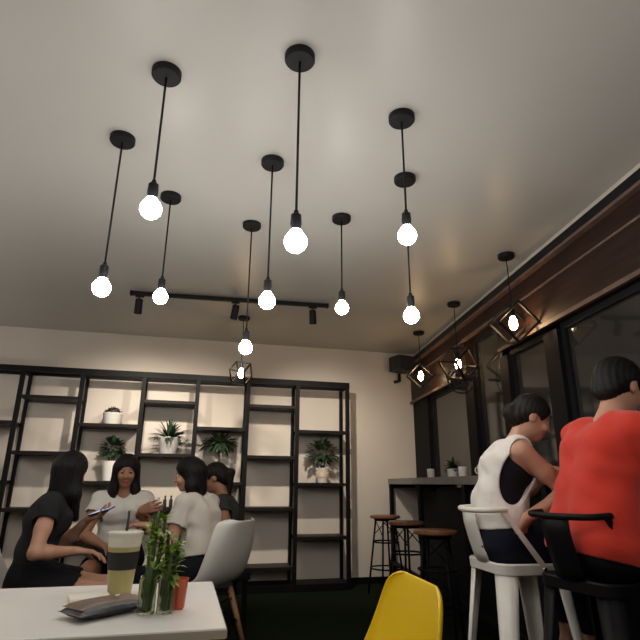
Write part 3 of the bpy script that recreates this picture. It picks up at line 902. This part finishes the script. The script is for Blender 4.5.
    for axn in range(3):
        o1, o2 = [q for q in range(3) if q != axn]
        a = [slice(1, N[q] - 1) for q in range(3)]; a[axn] = slice(0, N[axn] - 1)
        b = list(a); b[axn] = slice(1, N[axn])
        A = S[tuple(a)]; B = S[tuple(b)]
        for flip, msk in ((False, A & ~B), (True, ~A & B)):
            e = np.argwhere(msk)
            if len(e) == 0: continue
            e = e + np.array([0 if q == axn else 1 for q in range(3)])
            def at(d1, d2):
                g = e.copy(); g[:, o1] -= d1; g[:, o2] -= d2
                return idx[g[:, 0], g[:, 1], g[:, 2]]
            qd = np.stack([at(1, 1), at(0, 1), at(0, 0), at(1, 0)], 1)
            if flip != (axn == 1): qd = qd[:, ::-1]
            quads.append(qd)
    return verts, np.concatenate(quads)
def skin_obj(name, F, h, m, parent=None, pick=None):
    v, q = surface(F, h)
    me = bpy.data.meshes.new(name)
    me.vertices.add(len(v)); me.vertices.foreach_set('co', v.astype(np.float32).ravel())
    me.loops.add(q.size); me.loops.foreach_set('vertex_index', q.ravel().astype(np.int32))
    me.polygons.add(len(q)); me.polygons.foreach_set('loop_start', np.arange(0, q.size, 4, dtype=np.int32))
    me.polygons.foreach_set('loop_total', np.full(len(q), 4, dtype=np.int32))
    for x in (m if isinstance(m, (list, tuple)) else [m]): me.materials.append(M[x])
    me.polygons.foreach_set('use_smooth', np.ones(len(q), dtype=bool))
    if pick is not None:
        c = v[q].mean(1); me.polygons.foreach_set('material_index', pick(c).astype(np.int32))
    me.update(calc_edges=True); me.validate()
    o = bpy.data.objects.new(name, me); COL.objects.link(o)
    if parent: o.parent = parent
    return o

def ik(a, c, l1, l2, hint):
    a, c = np.array(a, float), np.array(c, float)
    d = c - a; L = np.linalg.norm(d); u = d / L
    L = min(L, (l1 + l2) * 0.995); c = a + u * L
    x = (l1 * l1 - l2 * l2 + L * L) / (2 * L); y = math.sqrt(max(0, l1 * l1 - x * x))
    hv = np.array(hint, float); hv = nrm(hv - u * (hv @ u))
    return a + u * x + hv * y, c

class Person: pass
def pose(hip, az, lean=(5, 12), side=0.0, look=(0, 1, 0), headup=(0, 0, 1), hands=None, legs=None, s=0.96, twist=0.0, wide=1.0):
    """az in degrees from +Y turning to +X"""
    P = Person(); P.s = s; P.wide = wide
    a = R(az); f = V3(math.sin(a), math.cos(a), 0); r = V3(math.cos(a), -math.sin(a), 0); up = V3(0, 0, 1)
    P.f, P.r, P.up, P.hip = f, r, up, np.array(hip, float)
    def lean_up(deg): return nrm(up * math.cos(R(deg)) + f * math.sin(R(deg)) + r * math.sin(R(side)))
    u1, u2 = lean_up(lean[0]), lean_up(lean[1])
    P.u1, P.u2 = u1, u2
    rt = nrm(r * math.cos(R(twist)) + f * math.sin(R(twist)))      # chest axis
    P.rt = nrm(rt - u2 * (rt @ u2)); P.ft = nrm(np.cross(u2, P.rt))
    P.f1 = nrm(np.cross(u1, r))
    P.waist = P.hip + u1 * 0.175 * s
    P.chest = P.waist + nrm(u1 + 2 * u2) * 0.165 * s
    P.neckb = P.chest + u2 * 0.135 * s
    P.sh = {sd: P.neckb - u2 * 0.058 * s + P.rt * sd * 0.158 * s * wide for sd in (-1, 1)}
    lf = nrm(np.array(look, float)); hu = np.array(headup, float); hr = nrm(np.cross(lf, hu)); hu = np.cross(hr, lf)
    P.lf, P.hr, P.hu = lf, hr, hu
    P.neckt = P.neckb + (nrm(u2 + 0.6 * hu + 0.25 * P.ft)) * 0.075 * s
    P.head = P.neckt + hu * 0.085 * s + lf * 0.018 * s
    P.elb, P.wri, P.hd, P.hn = {}, {}, {}, {}
    for sd in (-1, 1):
        tgt, hint, hdir, hnrm, curl = hands[sd]
        e, w = ik(P.sh[sd], tgt, 0.275 * s, 0.235 * s, hint)
        P.elb[sd], P.wri[sd] = e, w
        d = nrm(np.array(hdir, float)) if hdir is not None else nrm(w - e)
        n = np.array(hnrm, float); n = nrm(n - d * (n @ d))
        P.hd[sd], P.hn[sd] = d, n
    P.curl = {sd: hands[sd][4] for sd in (-1, 1)}
    P.hj, P.knee, P.ank, P.fd = {}, {}, {}, {}
    for sd in (-1, 1):
        foot, hint, fdir = legs[sd]
        P.hj[sd] = P.hip + r * sd * 0.085 * s
        P.knee[sd], P.ank[sd] = ik(P.hj[sd], foot, 0.42 * s, 0.40 * s, hint)
        P.fd[sd] = nrm(np.array(fdir, float))
    return P
def torso_prims(F, P, o=0.0, k=0.05, bust=True, top=True):
    s = P.s
    for sd in (-1, 1):
        a = P.hip + P.r * sd * 0.075 * s; b = P.waist + P.r * sd * 0.050 * s
        c = P.chest + P.rt * sd * 0.062 * s; d = P.neckb - P.u2 * 0.062 * s + P.rt * sd * 0.080 * s * P.wide
        F.cone(a, b, (0.100 + o * 1.0) * s, 0.078 * s + o, k)
        F.cone(b, c, 0.078 * s + o, 0.090 * s + o, k)
        F.cone(c, d, 0.090 * s + o, 0.062 * s + o, k)
        if top: F.cone(d, P.sh[sd], 0.055 * s + o, 0.044 * s + o, 0.03)
        if bust: F.ell(P.chest + P.ft * 0.075 * s + P.rt * sd * 0.062 * s + P.u2 * 0.01 * s, (P.rt, P.ft, P.u2), ((0.058 * s + o), (0.052 * s + o), (0.060 * s + o)), 0.035)
def head_prims(F, P):
    s = P.s; C, r, f, u = P.head, P.hr, P.lf, P.hu
    q = lambda x, y, z: C + (r * x + f * y + u * z) * s
    F.cone(P.neckb - P.u2 * 0.01, P.neckt, 0.056 * s, 0.047 * s, 0.03)
    F.cone(P.neckt, P.neckt + u * 0.05 * s, 0.047 * s, 0.048 * s, 0.02)
    F.ell(q(0, -0.008, 0.030), (r, f, u), (0.073 * s, 0.092 * s, 0.082 * s), 0.02)
    F.ell(q(0, 0.022, -0.028), (r, f, u), (0.058 * s, 0.064 * s, 0.080 * s), 0.025)
    F.ell(q(0, 0.060, -0.088), (r, f, u), (0.024 * s, 0.022 * s, 0.020 * s), 0.022)      # chin
    for sd in (-1, 1):
        F.sub_ell(q(sd * 0.031, 0.094, 0.004), (r, f, u), (0.019 * s, 0.013 * s, 0.011 * s), 0.012)
        F.ell(q(sd * 0.034, 0.070, -0.030), (r, f, u), (0.022 * s, 0.018 * s, 0.018 * s), 0.02)
        F.ell(q(sd * 0.074, -0.010, -0.008), (r, f, u), (0.010 * s, 0.020 * s, 0.031 * s), 0.006)
    F.cone(q(0, 0.082, 0.012), q(0, 0.100, -0.028), 0.0085 * s, 0.0125 * s, 0.010)
    for sd in (-1, 1): F.ell(q(sd * 0.011, 0.090, -0.032), (r, f, u), (0.008 * s, 0.010 * s, 0.008 * s), 0.006)
    F.ell(q(0, 0.082, -0.056), (r, f, u), (0.022 * s, 0.010 * s, 0.0065 * s), 0.006)
    F.ell(q(0, 0.081, -0.067), (r, f, u), (0.019 * s, 0.010 * s, 0.0065 * s), 0.006)
def arm_prims(F, P, sd):
    s = P.s
    F.cone(P.sh[sd], P.sh[sd] * 0.5 + P.elb[sd] * 0.5, 0.050 * s, 0.043 * s, 0.03)
    F.cone(P.sh[sd] * 0.5 + P.elb[sd] * 0.5, P.elb[sd], 0.043 * s, 0.036 * s, 0.02)
    m = P.elb[sd] * 0.68 + P.wri[sd] * 0.32
    F.cone(P.elb[sd], m, 0.035 * s, 0.037 * s, 0.02)
    F.cone(m, P.wri[sd], 0.037 * s, 0.024 * s, 0.02)
    hand_prims(F, P, sd)
def hand_prims(F, P, sd):
    s = P.s; w, d, n = P.wri[sd], P.hd[sd], P.hn[sd]
    t = np.cross(d, n) * sd            # thumb side
    if P.curl[sd][1] < 0: t = -t
    cu = P.curl[sd][0]
    kn = []
    for i, off in enumerate((0.030, 0.010, -0.010, -0.028)):
        k = w + (d * (0.088, 0.092, 0.088, 0.080)[i] + t * off) * s
        kn.append(k)
        F.cone(w + (d * 0.012 + t * off * 0.45) * s, k, 0.0165 * s, 0.0115 * s, 0.012)
    for i, k in enumerate(kn):
        Ls = (0.040, 0.046, 0.042, 0.032)[i] * s
        p = k; ang = cu * 0.8
        rad = (0.0092, 0.0095, 0.0090, 0.0080)[i] * s
        for j in range(3):
            dd = d * math.cos(ang) + n * math.sin(ang)
            dd = nrm(dd + t * (0.06, 0.02, -0.02, -0.07)[i])
            q = p + dd * Ls * (1.0, 0.62, 0.52)[j]
            F.cone(p, q, rad, rad * 0.93, 0.004)
            p = q; rad *= 0.93; ang += cu * (0.9, 0.7, 0.5)[j]
    b = w + (d * 0.022 + t * 0.020) * s
    d1 = nrm(d * 0.65 + t * 0.75 + n * (0.25 + 0.3 * cu))
    c = b + d1 * 0.045 * s
    d2 = nrm(d * 0.9 + t * 0.25 + n * (0.2 + 0.6 * cu)); e = c + d2 * 0.032 * s
    d3 = nrm(d * 0.9 - t * 0.05 + n * (0.2 + 0.7 * cu)); g = e + d3 * 0.025 * s
    F.cone(b, c, 0.0150 * s, 0.0115 * s, 0.010); F.cone(c, e, 0.0108 * s, 0.0098 * s, 0.004); F.cone(e, g, 0.0098 * s, 0.0085 * s, 0.003)
def leg_prims(F, P, sd):
    s = P.s
    F.cone(P.hj[sd], P.knee[sd], 0.090 * s, 0.054 * s, 0.04)
    m = P.knee[sd] * 0.68 + P.ank[sd] * 0.32
    F.cone(P.knee[sd], m, 0.052 * s, 0.053 * s, 0.03); F.cone(m, P.ank[sd], 0.053 * s, 0.033 * s, 0.02)
    he = P.ank[sd] + V3(0, 0, -0.045) * s - P.fd[sd] * 0.03 * s; to = P.ank[sd] + V3(0, 0, -0.058) * s + P.fd[sd] * 0.15 * s
    F.cone(P.ank[sd], he, 0.034 * s, 0.030 * s, 0.02); F.cone(he, to, 0.032 * s, 0.020 * s, 0.02)
    F.cone(P.ank[sd], P.ank[sd] * 0.45 + to * 0.55, 0.033 * s, 0.026 * s, 0.02)
def body(P, label, skin, h=0.0060):
    F = Field()
    torso_prims(F, P); head_prims(F, P)
    for sd in (-1, 1): arm_prims(F, P, sd); leg_prims(F, P, sd)
    C = P.head; s = P.s
    def pick(c):
        l = (c - C) / s
        y = l @ P.lf; z = l @ P.hu; x = l @ P.hr
        return ((y > 0.075) & (z < -0.0515) & (z > -0.0725) & (np.abs(x) < 0.021)).astype(int)
    o = skin_obj('person', F, h, [skin, 'lips'], None, pick)
    tag(o, label, 'person')
    for sd in (-1, 1):
        c = P.head + (P.hr * sd * 0.031 + P.lf * 0.0745 + P.hu * 0.003) * s
        Mx = Matrix((tuple(P.hr), tuple(P.lf), tuple(P.hu))).transposed()
        mb = MB(); rr = 0.0098 * s; vs = []; n = 12
        prof = [(0, rr)] + [(rr * math.sin(a), rr * math.cos(a)) for a in [math.pi * k / 10 for k in range(1, 10)]] + [(0, -rr)]
        A = Mx @ rotm('X', R(-90))
        mb.lathe(prof, tuple(c), 14, A)
        mb.mi = [1 if (Vector(mb.v[f[0]]) - Vector(c)).normalized().dot(Vector(P.lf)) > 0.62 and all((Vector(mb.v[i]) - Vector(c)).normalized().dot(Vector(P.lf)) > 0.55 for i in f) else 0 for f in mb.f]
        mb.build('eye', ['eyew', 'iris'], o)
    return o
def ripple(amp, dirs):
    def fn(X, Y, Z):
        d = 0
        for (a, b, c, ph) in dirs: d = d + np.sin(a * X + b * Y + c * Z + ph + 0.9 * np.sin(0.5 * (b * X - a * Y) + 0.37 * c * Z))
        return d * amp
    return fn
WR = [(18, 9, 46, 0.4), (-30, 24, 22, 1.3), (9, -33, 60, 2.2)]
def tee(P, o, m, drop=0.05, sleeve=0.62, off=0.014, h=0.0065, name='t_shirt', neck=0.062, loose=0.0, bust=True):
    s = P.s; F = Field()
    torso_prims(F, P, off, 0.05, bust)
    if loose:
        for sd in (-1, 1): F.cone(P.waist + P.r * sd * 0.055 * s + P.u1 * 0.05, P.hip + P.r * sd * 0.085 * s, 0.085 * s + loose, 0.10 * s + loose, 0.04)
    for sd in (-1, 1):
        e = P.sh[sd] * (1 - sleeve) + P.elb[sd] * sleeve
        F.cone(P.sh[sd], e, 0.046 * s + off, 0.048 * s + off + 0.006, 0.035)
    F.wave(ripple(0.0016, WR))
    for sd in (-1, 1):
        u = nrm(P.elb[sd] - P.sh[sd]); e = P.sh[sd] * (1 - sleeve) + P.elb[sd] * sleeve
        F.sub_cone(e + u * 0.0, e + u * 0.16 * s, 0.082 * s, 0.11 * s, 0.010)
    for i in range(1):
        F.sub_cone(P.neckb + P.u2 * 0.012 + P.ft * 0.012, P.neckt + P.hu * 0.03 + P.ft * 0.05, neck * s, 0.085 * s, 0.004)
    F.cut(P.hip - P.u1 * drop, -P.u1)
    return skin_obj(name, F, h, m, o)
def pants(P, o, m, frac=1.0, off=0.012, h=0.0065, name='trousers', waist=0.11):
    """frac: 0..1 thigh, 1..2 shank"""
    s = P.s; F = Field()
    for sd in (-1, 1):
        F.cone(P.hip + P.r * sd * 0.075 * s, P.waist + P.r * sd * 0.05 * s, 0.100 * s + off, 0.080 * s + off, 0.05)
        fr = min(1.0, frac)
        k = P.hj[sd] * (1 - fr) + P.knee[sd] * fr
        F.cone(P.hj[sd], k, 0.091 * s + off, (0.091 * (1 - fr) + 0.056 * fr) * s + off, 0.04)
        if frac > 1:
            e = P.knee[sd] * (2 - frac) + P.ank[sd] * (frac - 1)
            F.cone(P.knee[sd], e, 0.056 * s + off, 0.044 * s + off, 0.03)
    F.wave(ripple(0.0013, WR))
    for sd in (-1, 1):
        if frac > 1:
            e = P.knee[sd] * (2 - frac) + P.ank[sd] * (frac - 1); u = nrm(P.ank[sd] - P.knee[sd])
        else:
            e = P.hj[sd] * (1 - frac) + P.knee[sd] * frac; u = nrm(P.knee[sd] - P.hj[sd])
        F.sub_cone(e + u * 0.012, e + u * 0.10, 0.075 * s, 0.085 * s, 0.002)
    F.cut(P.hip + P.u1 * waist, P.u1)
    return skin_obj(name, F, h, m, o)
def shoes(P, o, m, h=0.006):
    s = P.s
    for sd in (-1, 1):
        F = Field()
        he = P.ank[sd] + V3(0, 0, -0.050) * s - P.fd[sd] * 0.035 * s; to = P.ank[sd] + V3(0, 0, -0.060) * s + P.fd[sd] * 0.16 * s
        F.cone(he, to, 0.040 * s, 0.030 * s, 0.02); F.cone(P.ank[sd] - V3(0, 0, 0.025), P.ank[sd] * 0.45 + to * 0.55, 0.040 * s, 0.033 * s, 0.02)
        F.cut(V3(0, 0, P.ank[sd][2] - 0.088 * s), V3(0, 0, -1)); F.cut(P.ank[sd] - V3(0, 0, 0.012), V3(0, 0, 1))
        skin_obj('shoe', F, h, m, o)
def hair(P, o, m, style, h=0.0055):
    s = P.s; C, r, f, u = P.head, P.hr, P.lf, P.hu
    q = lambda x, y, z: C + (r * x + f * y + u * z) * s
    F = Field()
    F.ell(q(0, -0.014, 0.034), (r, f, u), (0.086 * s, 0.100 * s, 0.094 * s), 0.02)
    if style in ('long', 'bob'):
        bot = {'long': -0.27, 'bob': -0.165}[style]
        F.cone(q(0, -0.055, 0.0), C + (r * 0 + f * -0.075) * s + V3(0, 0, bot * 0.8) * s, 0.082 * s, 0.062 * s, 0.03)
        for sd in (-1, 1):
            F.cone(q(sd * 0.052, -0.025, 0.02), C + (r * sd * 0.070 - f * 0.035) * s + V3(0, 0, bot * 0.55) * s, 0.045 * s, 0.042 * s, 0.03)
            F.cone(C + (r * sd * 0.070 - f * 0.035) * s + V3(0, 0, bot * 0.55) * s, C + (r * sd * 0.078 - f * (0.035 if style == 'bob' else 0.0)) * s + V3(0, 0, bot) * s, 0.042 * s, 0.022 * s, 0.03)
    if style == 'bun':
        F.ell(q(0, -0.112, -0.012), (r, f, u), (0.044 * s, 0.038 * s, 0.044 * s), 0.010)
        F.ell(q(0, -0.070, -0.03), (r, f, u), (0.060 * s, 0.045 * s, 0.055 * s), 0.03)
    if style in ('tail',):
        F.ell(q(0, -0.070, -0.02), (r, f, u), (0.066 * s, 0.045 * s, 0.065 * s), 0.03)
        F.cone(q(0, -0.09, 0.03), q(0, -0.14, 0.0), 0.028 * s, 0.030 * s, 0.02)
        F.cone(q(0, -0.14, 0.0), C + f * -0.13 * s + V3(0, 0, -0.22) * s, 0.032 * s, 0.014 * s, 0.02)
    if style == 'short':
        F.ell(q(0, -0.070, -0.025), (r, f, u), (0.066 * s, 0.042 * s, 0.060 * s), 0.03)
    def strands(X, Y, Z):
        px, py, pz = X - C[0], Y - C[1], Z - C[2]
        a = px * r[0] + py * r[1] + pz * r[2]; b = px * f[0] + py * f[1] + pz * f[2]
        th = np.arctan2(a, -b + 0.03)
        return 0.0016 * np.sin(th * 34 + 3 * np.sin(pz * 22)) + 0.0010 * np.sin(th * 71 + 1.7)
    F.wave(strands)
    # the face stays open
    if style in ('long',):
        F.sub_ell(q(0, 0.090, -0.036), (r, f, u), (0.060 * s, 0.078 * s, 0.080 * s), 0.008)
        F.sub_ell(q(0, 0.075, -0.150), (r, f, u), (0.058 * s, 0.085 * s, 0.130 * s), 0.010)
    elif style == 'bob':
        F.sub_ell(q(0, 0.092, -0.035), (r, f, u), (0.062 * s, 0.080 * s, 0.088 * s), 0.008)
    else:
        F.sub_ell(q(0, 0.095, -0.030), (r, f, u), (0.072 * s, 0.085 * s, 0.092 * s), 0.010)
        for sd in (-1, 1): F.sub_ell(q(sd * 0.085, 0.010, -0.030), (r, f, u), (0.030 * s, 0.036 * s, 0.045 * s), 0.008)
    return skin_obj('hair', F, h, m, o)

# --- woman in the white tee, facing the room, a glass in her hand
P = pose((-0.43, 4.44, 0.53), 176, (2, 8), 0, (0.12, -1, -0.22), hands={
    -1: ((-0.27, 4.06, 0.885), (0.3, -0.2, -1), (0.75, -0.5, 0.25), (0.5, 0.8, 0.1), (0.75, 1)),
    1: ((-0.50, 4.10, 0.66), (-0.6, 0.1, -0.6), (0.55, -0.8, -0.1), (0, 0, -1), (0.4, 1))}, legs={
    -1: ((-0.42, 4.04, 0.085), (0.05, -1, 0.6), (0.0, -1, 0)), 1: ((-0.60, 4.06, 0.085), (-0.15, -1, 0.6), (-0.1, -1, 0))}, s=1.0)
o = body(P, 'woman in white tee with long black hair and fringe, holding a glass', 'skintan')
tee(P, o, 'tee', 0.03, 0.60, 0.016); pants(P, o, 'blackc', 0.62, 0.014, name='shorts'); shoes(P, o, 'pot'); hair(P, o, 'hair', 'long')
g = P.wri[-1] + (P.hd[-1] * 0.085 + P.hn[-1] * 0.036)
t = thing('drinking_glass', 'tumbler of dark drink held by the woman in the white tee', 'glass', tuple(g - V3(0, 0, 0.065)))
turn([(0, 0), (0.026, 0), (0.028, 0.003), (0.034, 0.125), (0.032, 0.125), (0.0265, 0.010), (0, 0.008)], 'tumbler', 'tumbler', t)
turn([(0, 0.0095), (0.0255, 0.0105), (0.0285, 0.050), (0, 0.050)], 'coffee_layer', 'brown', t)
turn([(0, 0.0505), (0.0285, 0.0505), (0.0305, 0.088), (0, 0.088)], 'dark_layer', 'cola', t)
# --- woman with bobbed hair, back to us
P = pose((0.175, 3.86, 0.535), -55, (8, 16), 0, (-0.99, 0.12, -0.22), hands={
    -1: ((-0.20, 3.84, 0.80), (0.1, -0.5, -1), (-0.9, 0.3, 0.1), (0, 0.2, -1), (0.5, 1)),
    1: ((-0.12, 4.06, 0.79), (0.3, 0.6, -1), (-0.9, -0.2, 0.1), (0, 0, -1), (0.5, 1))}, legs={
    -1: ((-0.18, 3.92, 0.085), (-1, 0.4, 0.7), (-1, 0.1, 0)), 1: ((-0.12, 4.08, 0.085), (-1, 0.4, 0.7), (-1, 0.3, 0))}, s=0.97, twist=0)
o = body(P, 'woman in a cream tee with a black bob, seated with her back to us', 'skin')
tee(P, o, 'cream', -0.085, 0.72, 0.020, loose=0.012); pants(P, o, 'blackc', 1.75, 0.014); shoes(P, o, 'pot'); hair(P, o, 'hair', 'bob')
# --- person in the dark shirt behind her
P = pose((0.40, 4.47, 0.52), -80, (6, 14), 0, (-0.9, 0.25, -0.30), hands={
    -1: ((0.15, 4.31, 0.68), (0.2, -0.6, -1), (-0.9, 0.2, 0), (0, 0, -1), (0.5, 1)),
    1: ((0.15, 4.56, 0.68), (0.2, 0.6, -1), (-0.9, -0.2, 0), (0, 0, -1), (0.5, 1))}, legs={
    -1: ((0.03, 4.36, 0.085), (-1, 0, 0.7), (-1, 0, 0)), 1: ((0.03, 4.54, 0.085), (-1, 0, 0.7), (-1, 0, 0))}, s=0.97)
o = body(P, 'person in a dark olive shirt half hidden behind the woman with the bob', 'skintan')
tee(P, o, 'olive', 0.04, 0.5, 0.015); pants(P, o, 'charcoal', 1.8, 0.013); shoes(P, o, 'pursed'); hair(P, o, 'hairbrown', 'tail')
# --- person at the left edge with the phone
P = pose((-0.80, 3.56, 0.535), 82, (4, 14), 0, (0.55, 0.85, -0.42), hands={
    -1: ((-0.555, 3.72, 0.850), (-0.4, 0.6, -1), (0.8, -0.45, 0.25), (0.1, -0.3, 1), (0.45, 1)),
    1: ((-0.55, 3.42, 0.70), (-0.3, -0.7, -0.8), (0.9, 0.2, -0.1), (0, 0, -1), (0.4, 1))}, legs={
    -1: ((-0.32, 3.62, 0.10), (0.7, 0.1, 1), (1, 0.1, 0)), 1: ((-0.32, 3.42, 0.085), (0.8, 0, 0.8), (1, 0, 0))}, s=0.98)
o = body(P, 'person in dark top and shorts at the left edge looking at a phone', 'skin')
tee(P, o, 'charcoal', 0.04, 0.55, 0.016); pants(P, o, 'blackc', 0.55, 0.016, name='shorts'); shoes(P, o, 'pursed'); hair(P, o, 'hair', 'long')
d, n = P.hd[-1], P.hn[-1]
pc = P.wri[-1] + d * 0.105 + n * 0.022
xax = Vector(nrm(d)); zax = Vector(nrm(n)); yax = zax.cross(xax)
Mx = Matrix((xax, yax, zax)).transposed()
t = thing('phone', 'phone with a lit bluish screen held at the left edge', 'phone', tuple(pc))
MB().box((0, 0, 0), (0.150, 0.073, 0.009), Mx, bev=0.003).build('case', 'pursed', t)
MB().box(Mx @ Vector((0, 0, 0.0052)), (0.138, 0.065, 0.0012), Mx).build('screen', 'screen', t)
# --- woman in the white tank top on the white bar chair
P = pose((1.385, 2.240, 0.852), 106, (8, 25), 0, (0.90, -0.30, -0.45), headup=(0.32, -0.1, 0.93), hands={
    -1: ((1.80, 2.36, 1.145), (0.2, 0.4, -1), (0.9, -0.1, 0.0), (0, 0, -1), (0.4, 1)),
    1: ((1.415, 2.045, 0.945), (1, -0.25, 0.1), (-0.3, 0.35, -0.75), (-0.3, 0.6, 0), (0.5, 1))}, legs={
    -1: ((1.73, 2.30, 0.40), (1, 0.05, 0.5), (1, 0, 0)), 1: ((1.70, 2.12, 0.40), (1, -0.15, 0.5), (1, 0, 0))}, s=0.90)
o = body(P, 'woman in a loose white tank top over black, leaning forward on the white bar chair', 'skin', 0.0052)
s = P.s
F = Field(); torso_prims(F, P, 0.006, 0.05, True, top=False)
F.cut(P.waist - P.u1 * 0.06, -P.u1); F.cut(P.neckb - P.u2 * 0.075 * s, P.u2)
skin_obj('sports_top', F, 0.0060, 'blackc', o)
F = Field(); torso_prims(F, P, 0.019, 0.05, True)
for sd in (-1, 1): F.cone(P.waist + P.r * sd * 0.06 * s, P.hip + P.r * sd * 0.085 * s, 0.105 * s, 0.122 * s, 0.04)
F.wave(ripple(0.0022, WR))
for sd in (-1, 1):
    F.sub_ell(P.chest + P.rt * sd * 0.175 * s + P.ft * 0.020 - P.u2 * 0.030, (P.rt, P.ft, P.u2), (0.085, 0.078, 0.135), 0.004)
    F.sub_ell(P.sh[sd] + P.rt * sd * 0.045 * s + P.ft * 0.012, (P.rt, P.ft, P.u2), (0.085 * s, 0.082 * s, 0.085 * s), 0.004)
F.sub_cone(P.neckb + P.u2 * 0.015 + P.ft * 0.03, P.neckt + P.ft * 0.10, 0.068 * s, 0.09 * s, 0.004)
F.cut(P.hip + P.u1 * 0.045 + P.f * -0.02, nrm(-P.u1 + 0.25 * P.f))
skin_obj('tank_top', F, 0.0060, 'tank', o)
pants(P, o, 'navy', 1.85, 0.016, 0.006, waist=0.13); shoes(P, o, 'pot'); hair(P, o, 'hairbrown', 'bun')
# --- person in red, nearest on the right
P = pose((1.470, 1.748, 0.872), 96, (13, 22), 0, (0.9, 0.1, -0.3), hands={
    -1: ((1.93, 1.92, 1.15), (0.2, 0.5, -1), (0.9, 0, 0.0), (0, 0, -1), (0.4, 1)),
    1: ((1.91, 1.60, 1.15), (0.1, -0.5, -1), (0.9, 0.1, 0.0), (0, 0, -1), (0.4, 1))}, legs={
    -1: ((1.80, 1.88, 0.40), (1, 0.05, 0.5), (1, 0, 0)), 1: ((1.80, 1.70, 0.40), (1, -0.05, 0.5), (1, 0, 0))}, s=0.98, wide=1.08)
o = body(P, 'person in bright red tee at the right edge, seated on black bar chair', 'skin', 0.0060)
tee(P, o, 'red', 0.05, 0.70, 0.020, loose=0.014, bust=False); pants(P, o, 'blackc', 1.85, 0.014); shoes(P, o, 'pursed'); hair(P, o, 'hair', 'short')
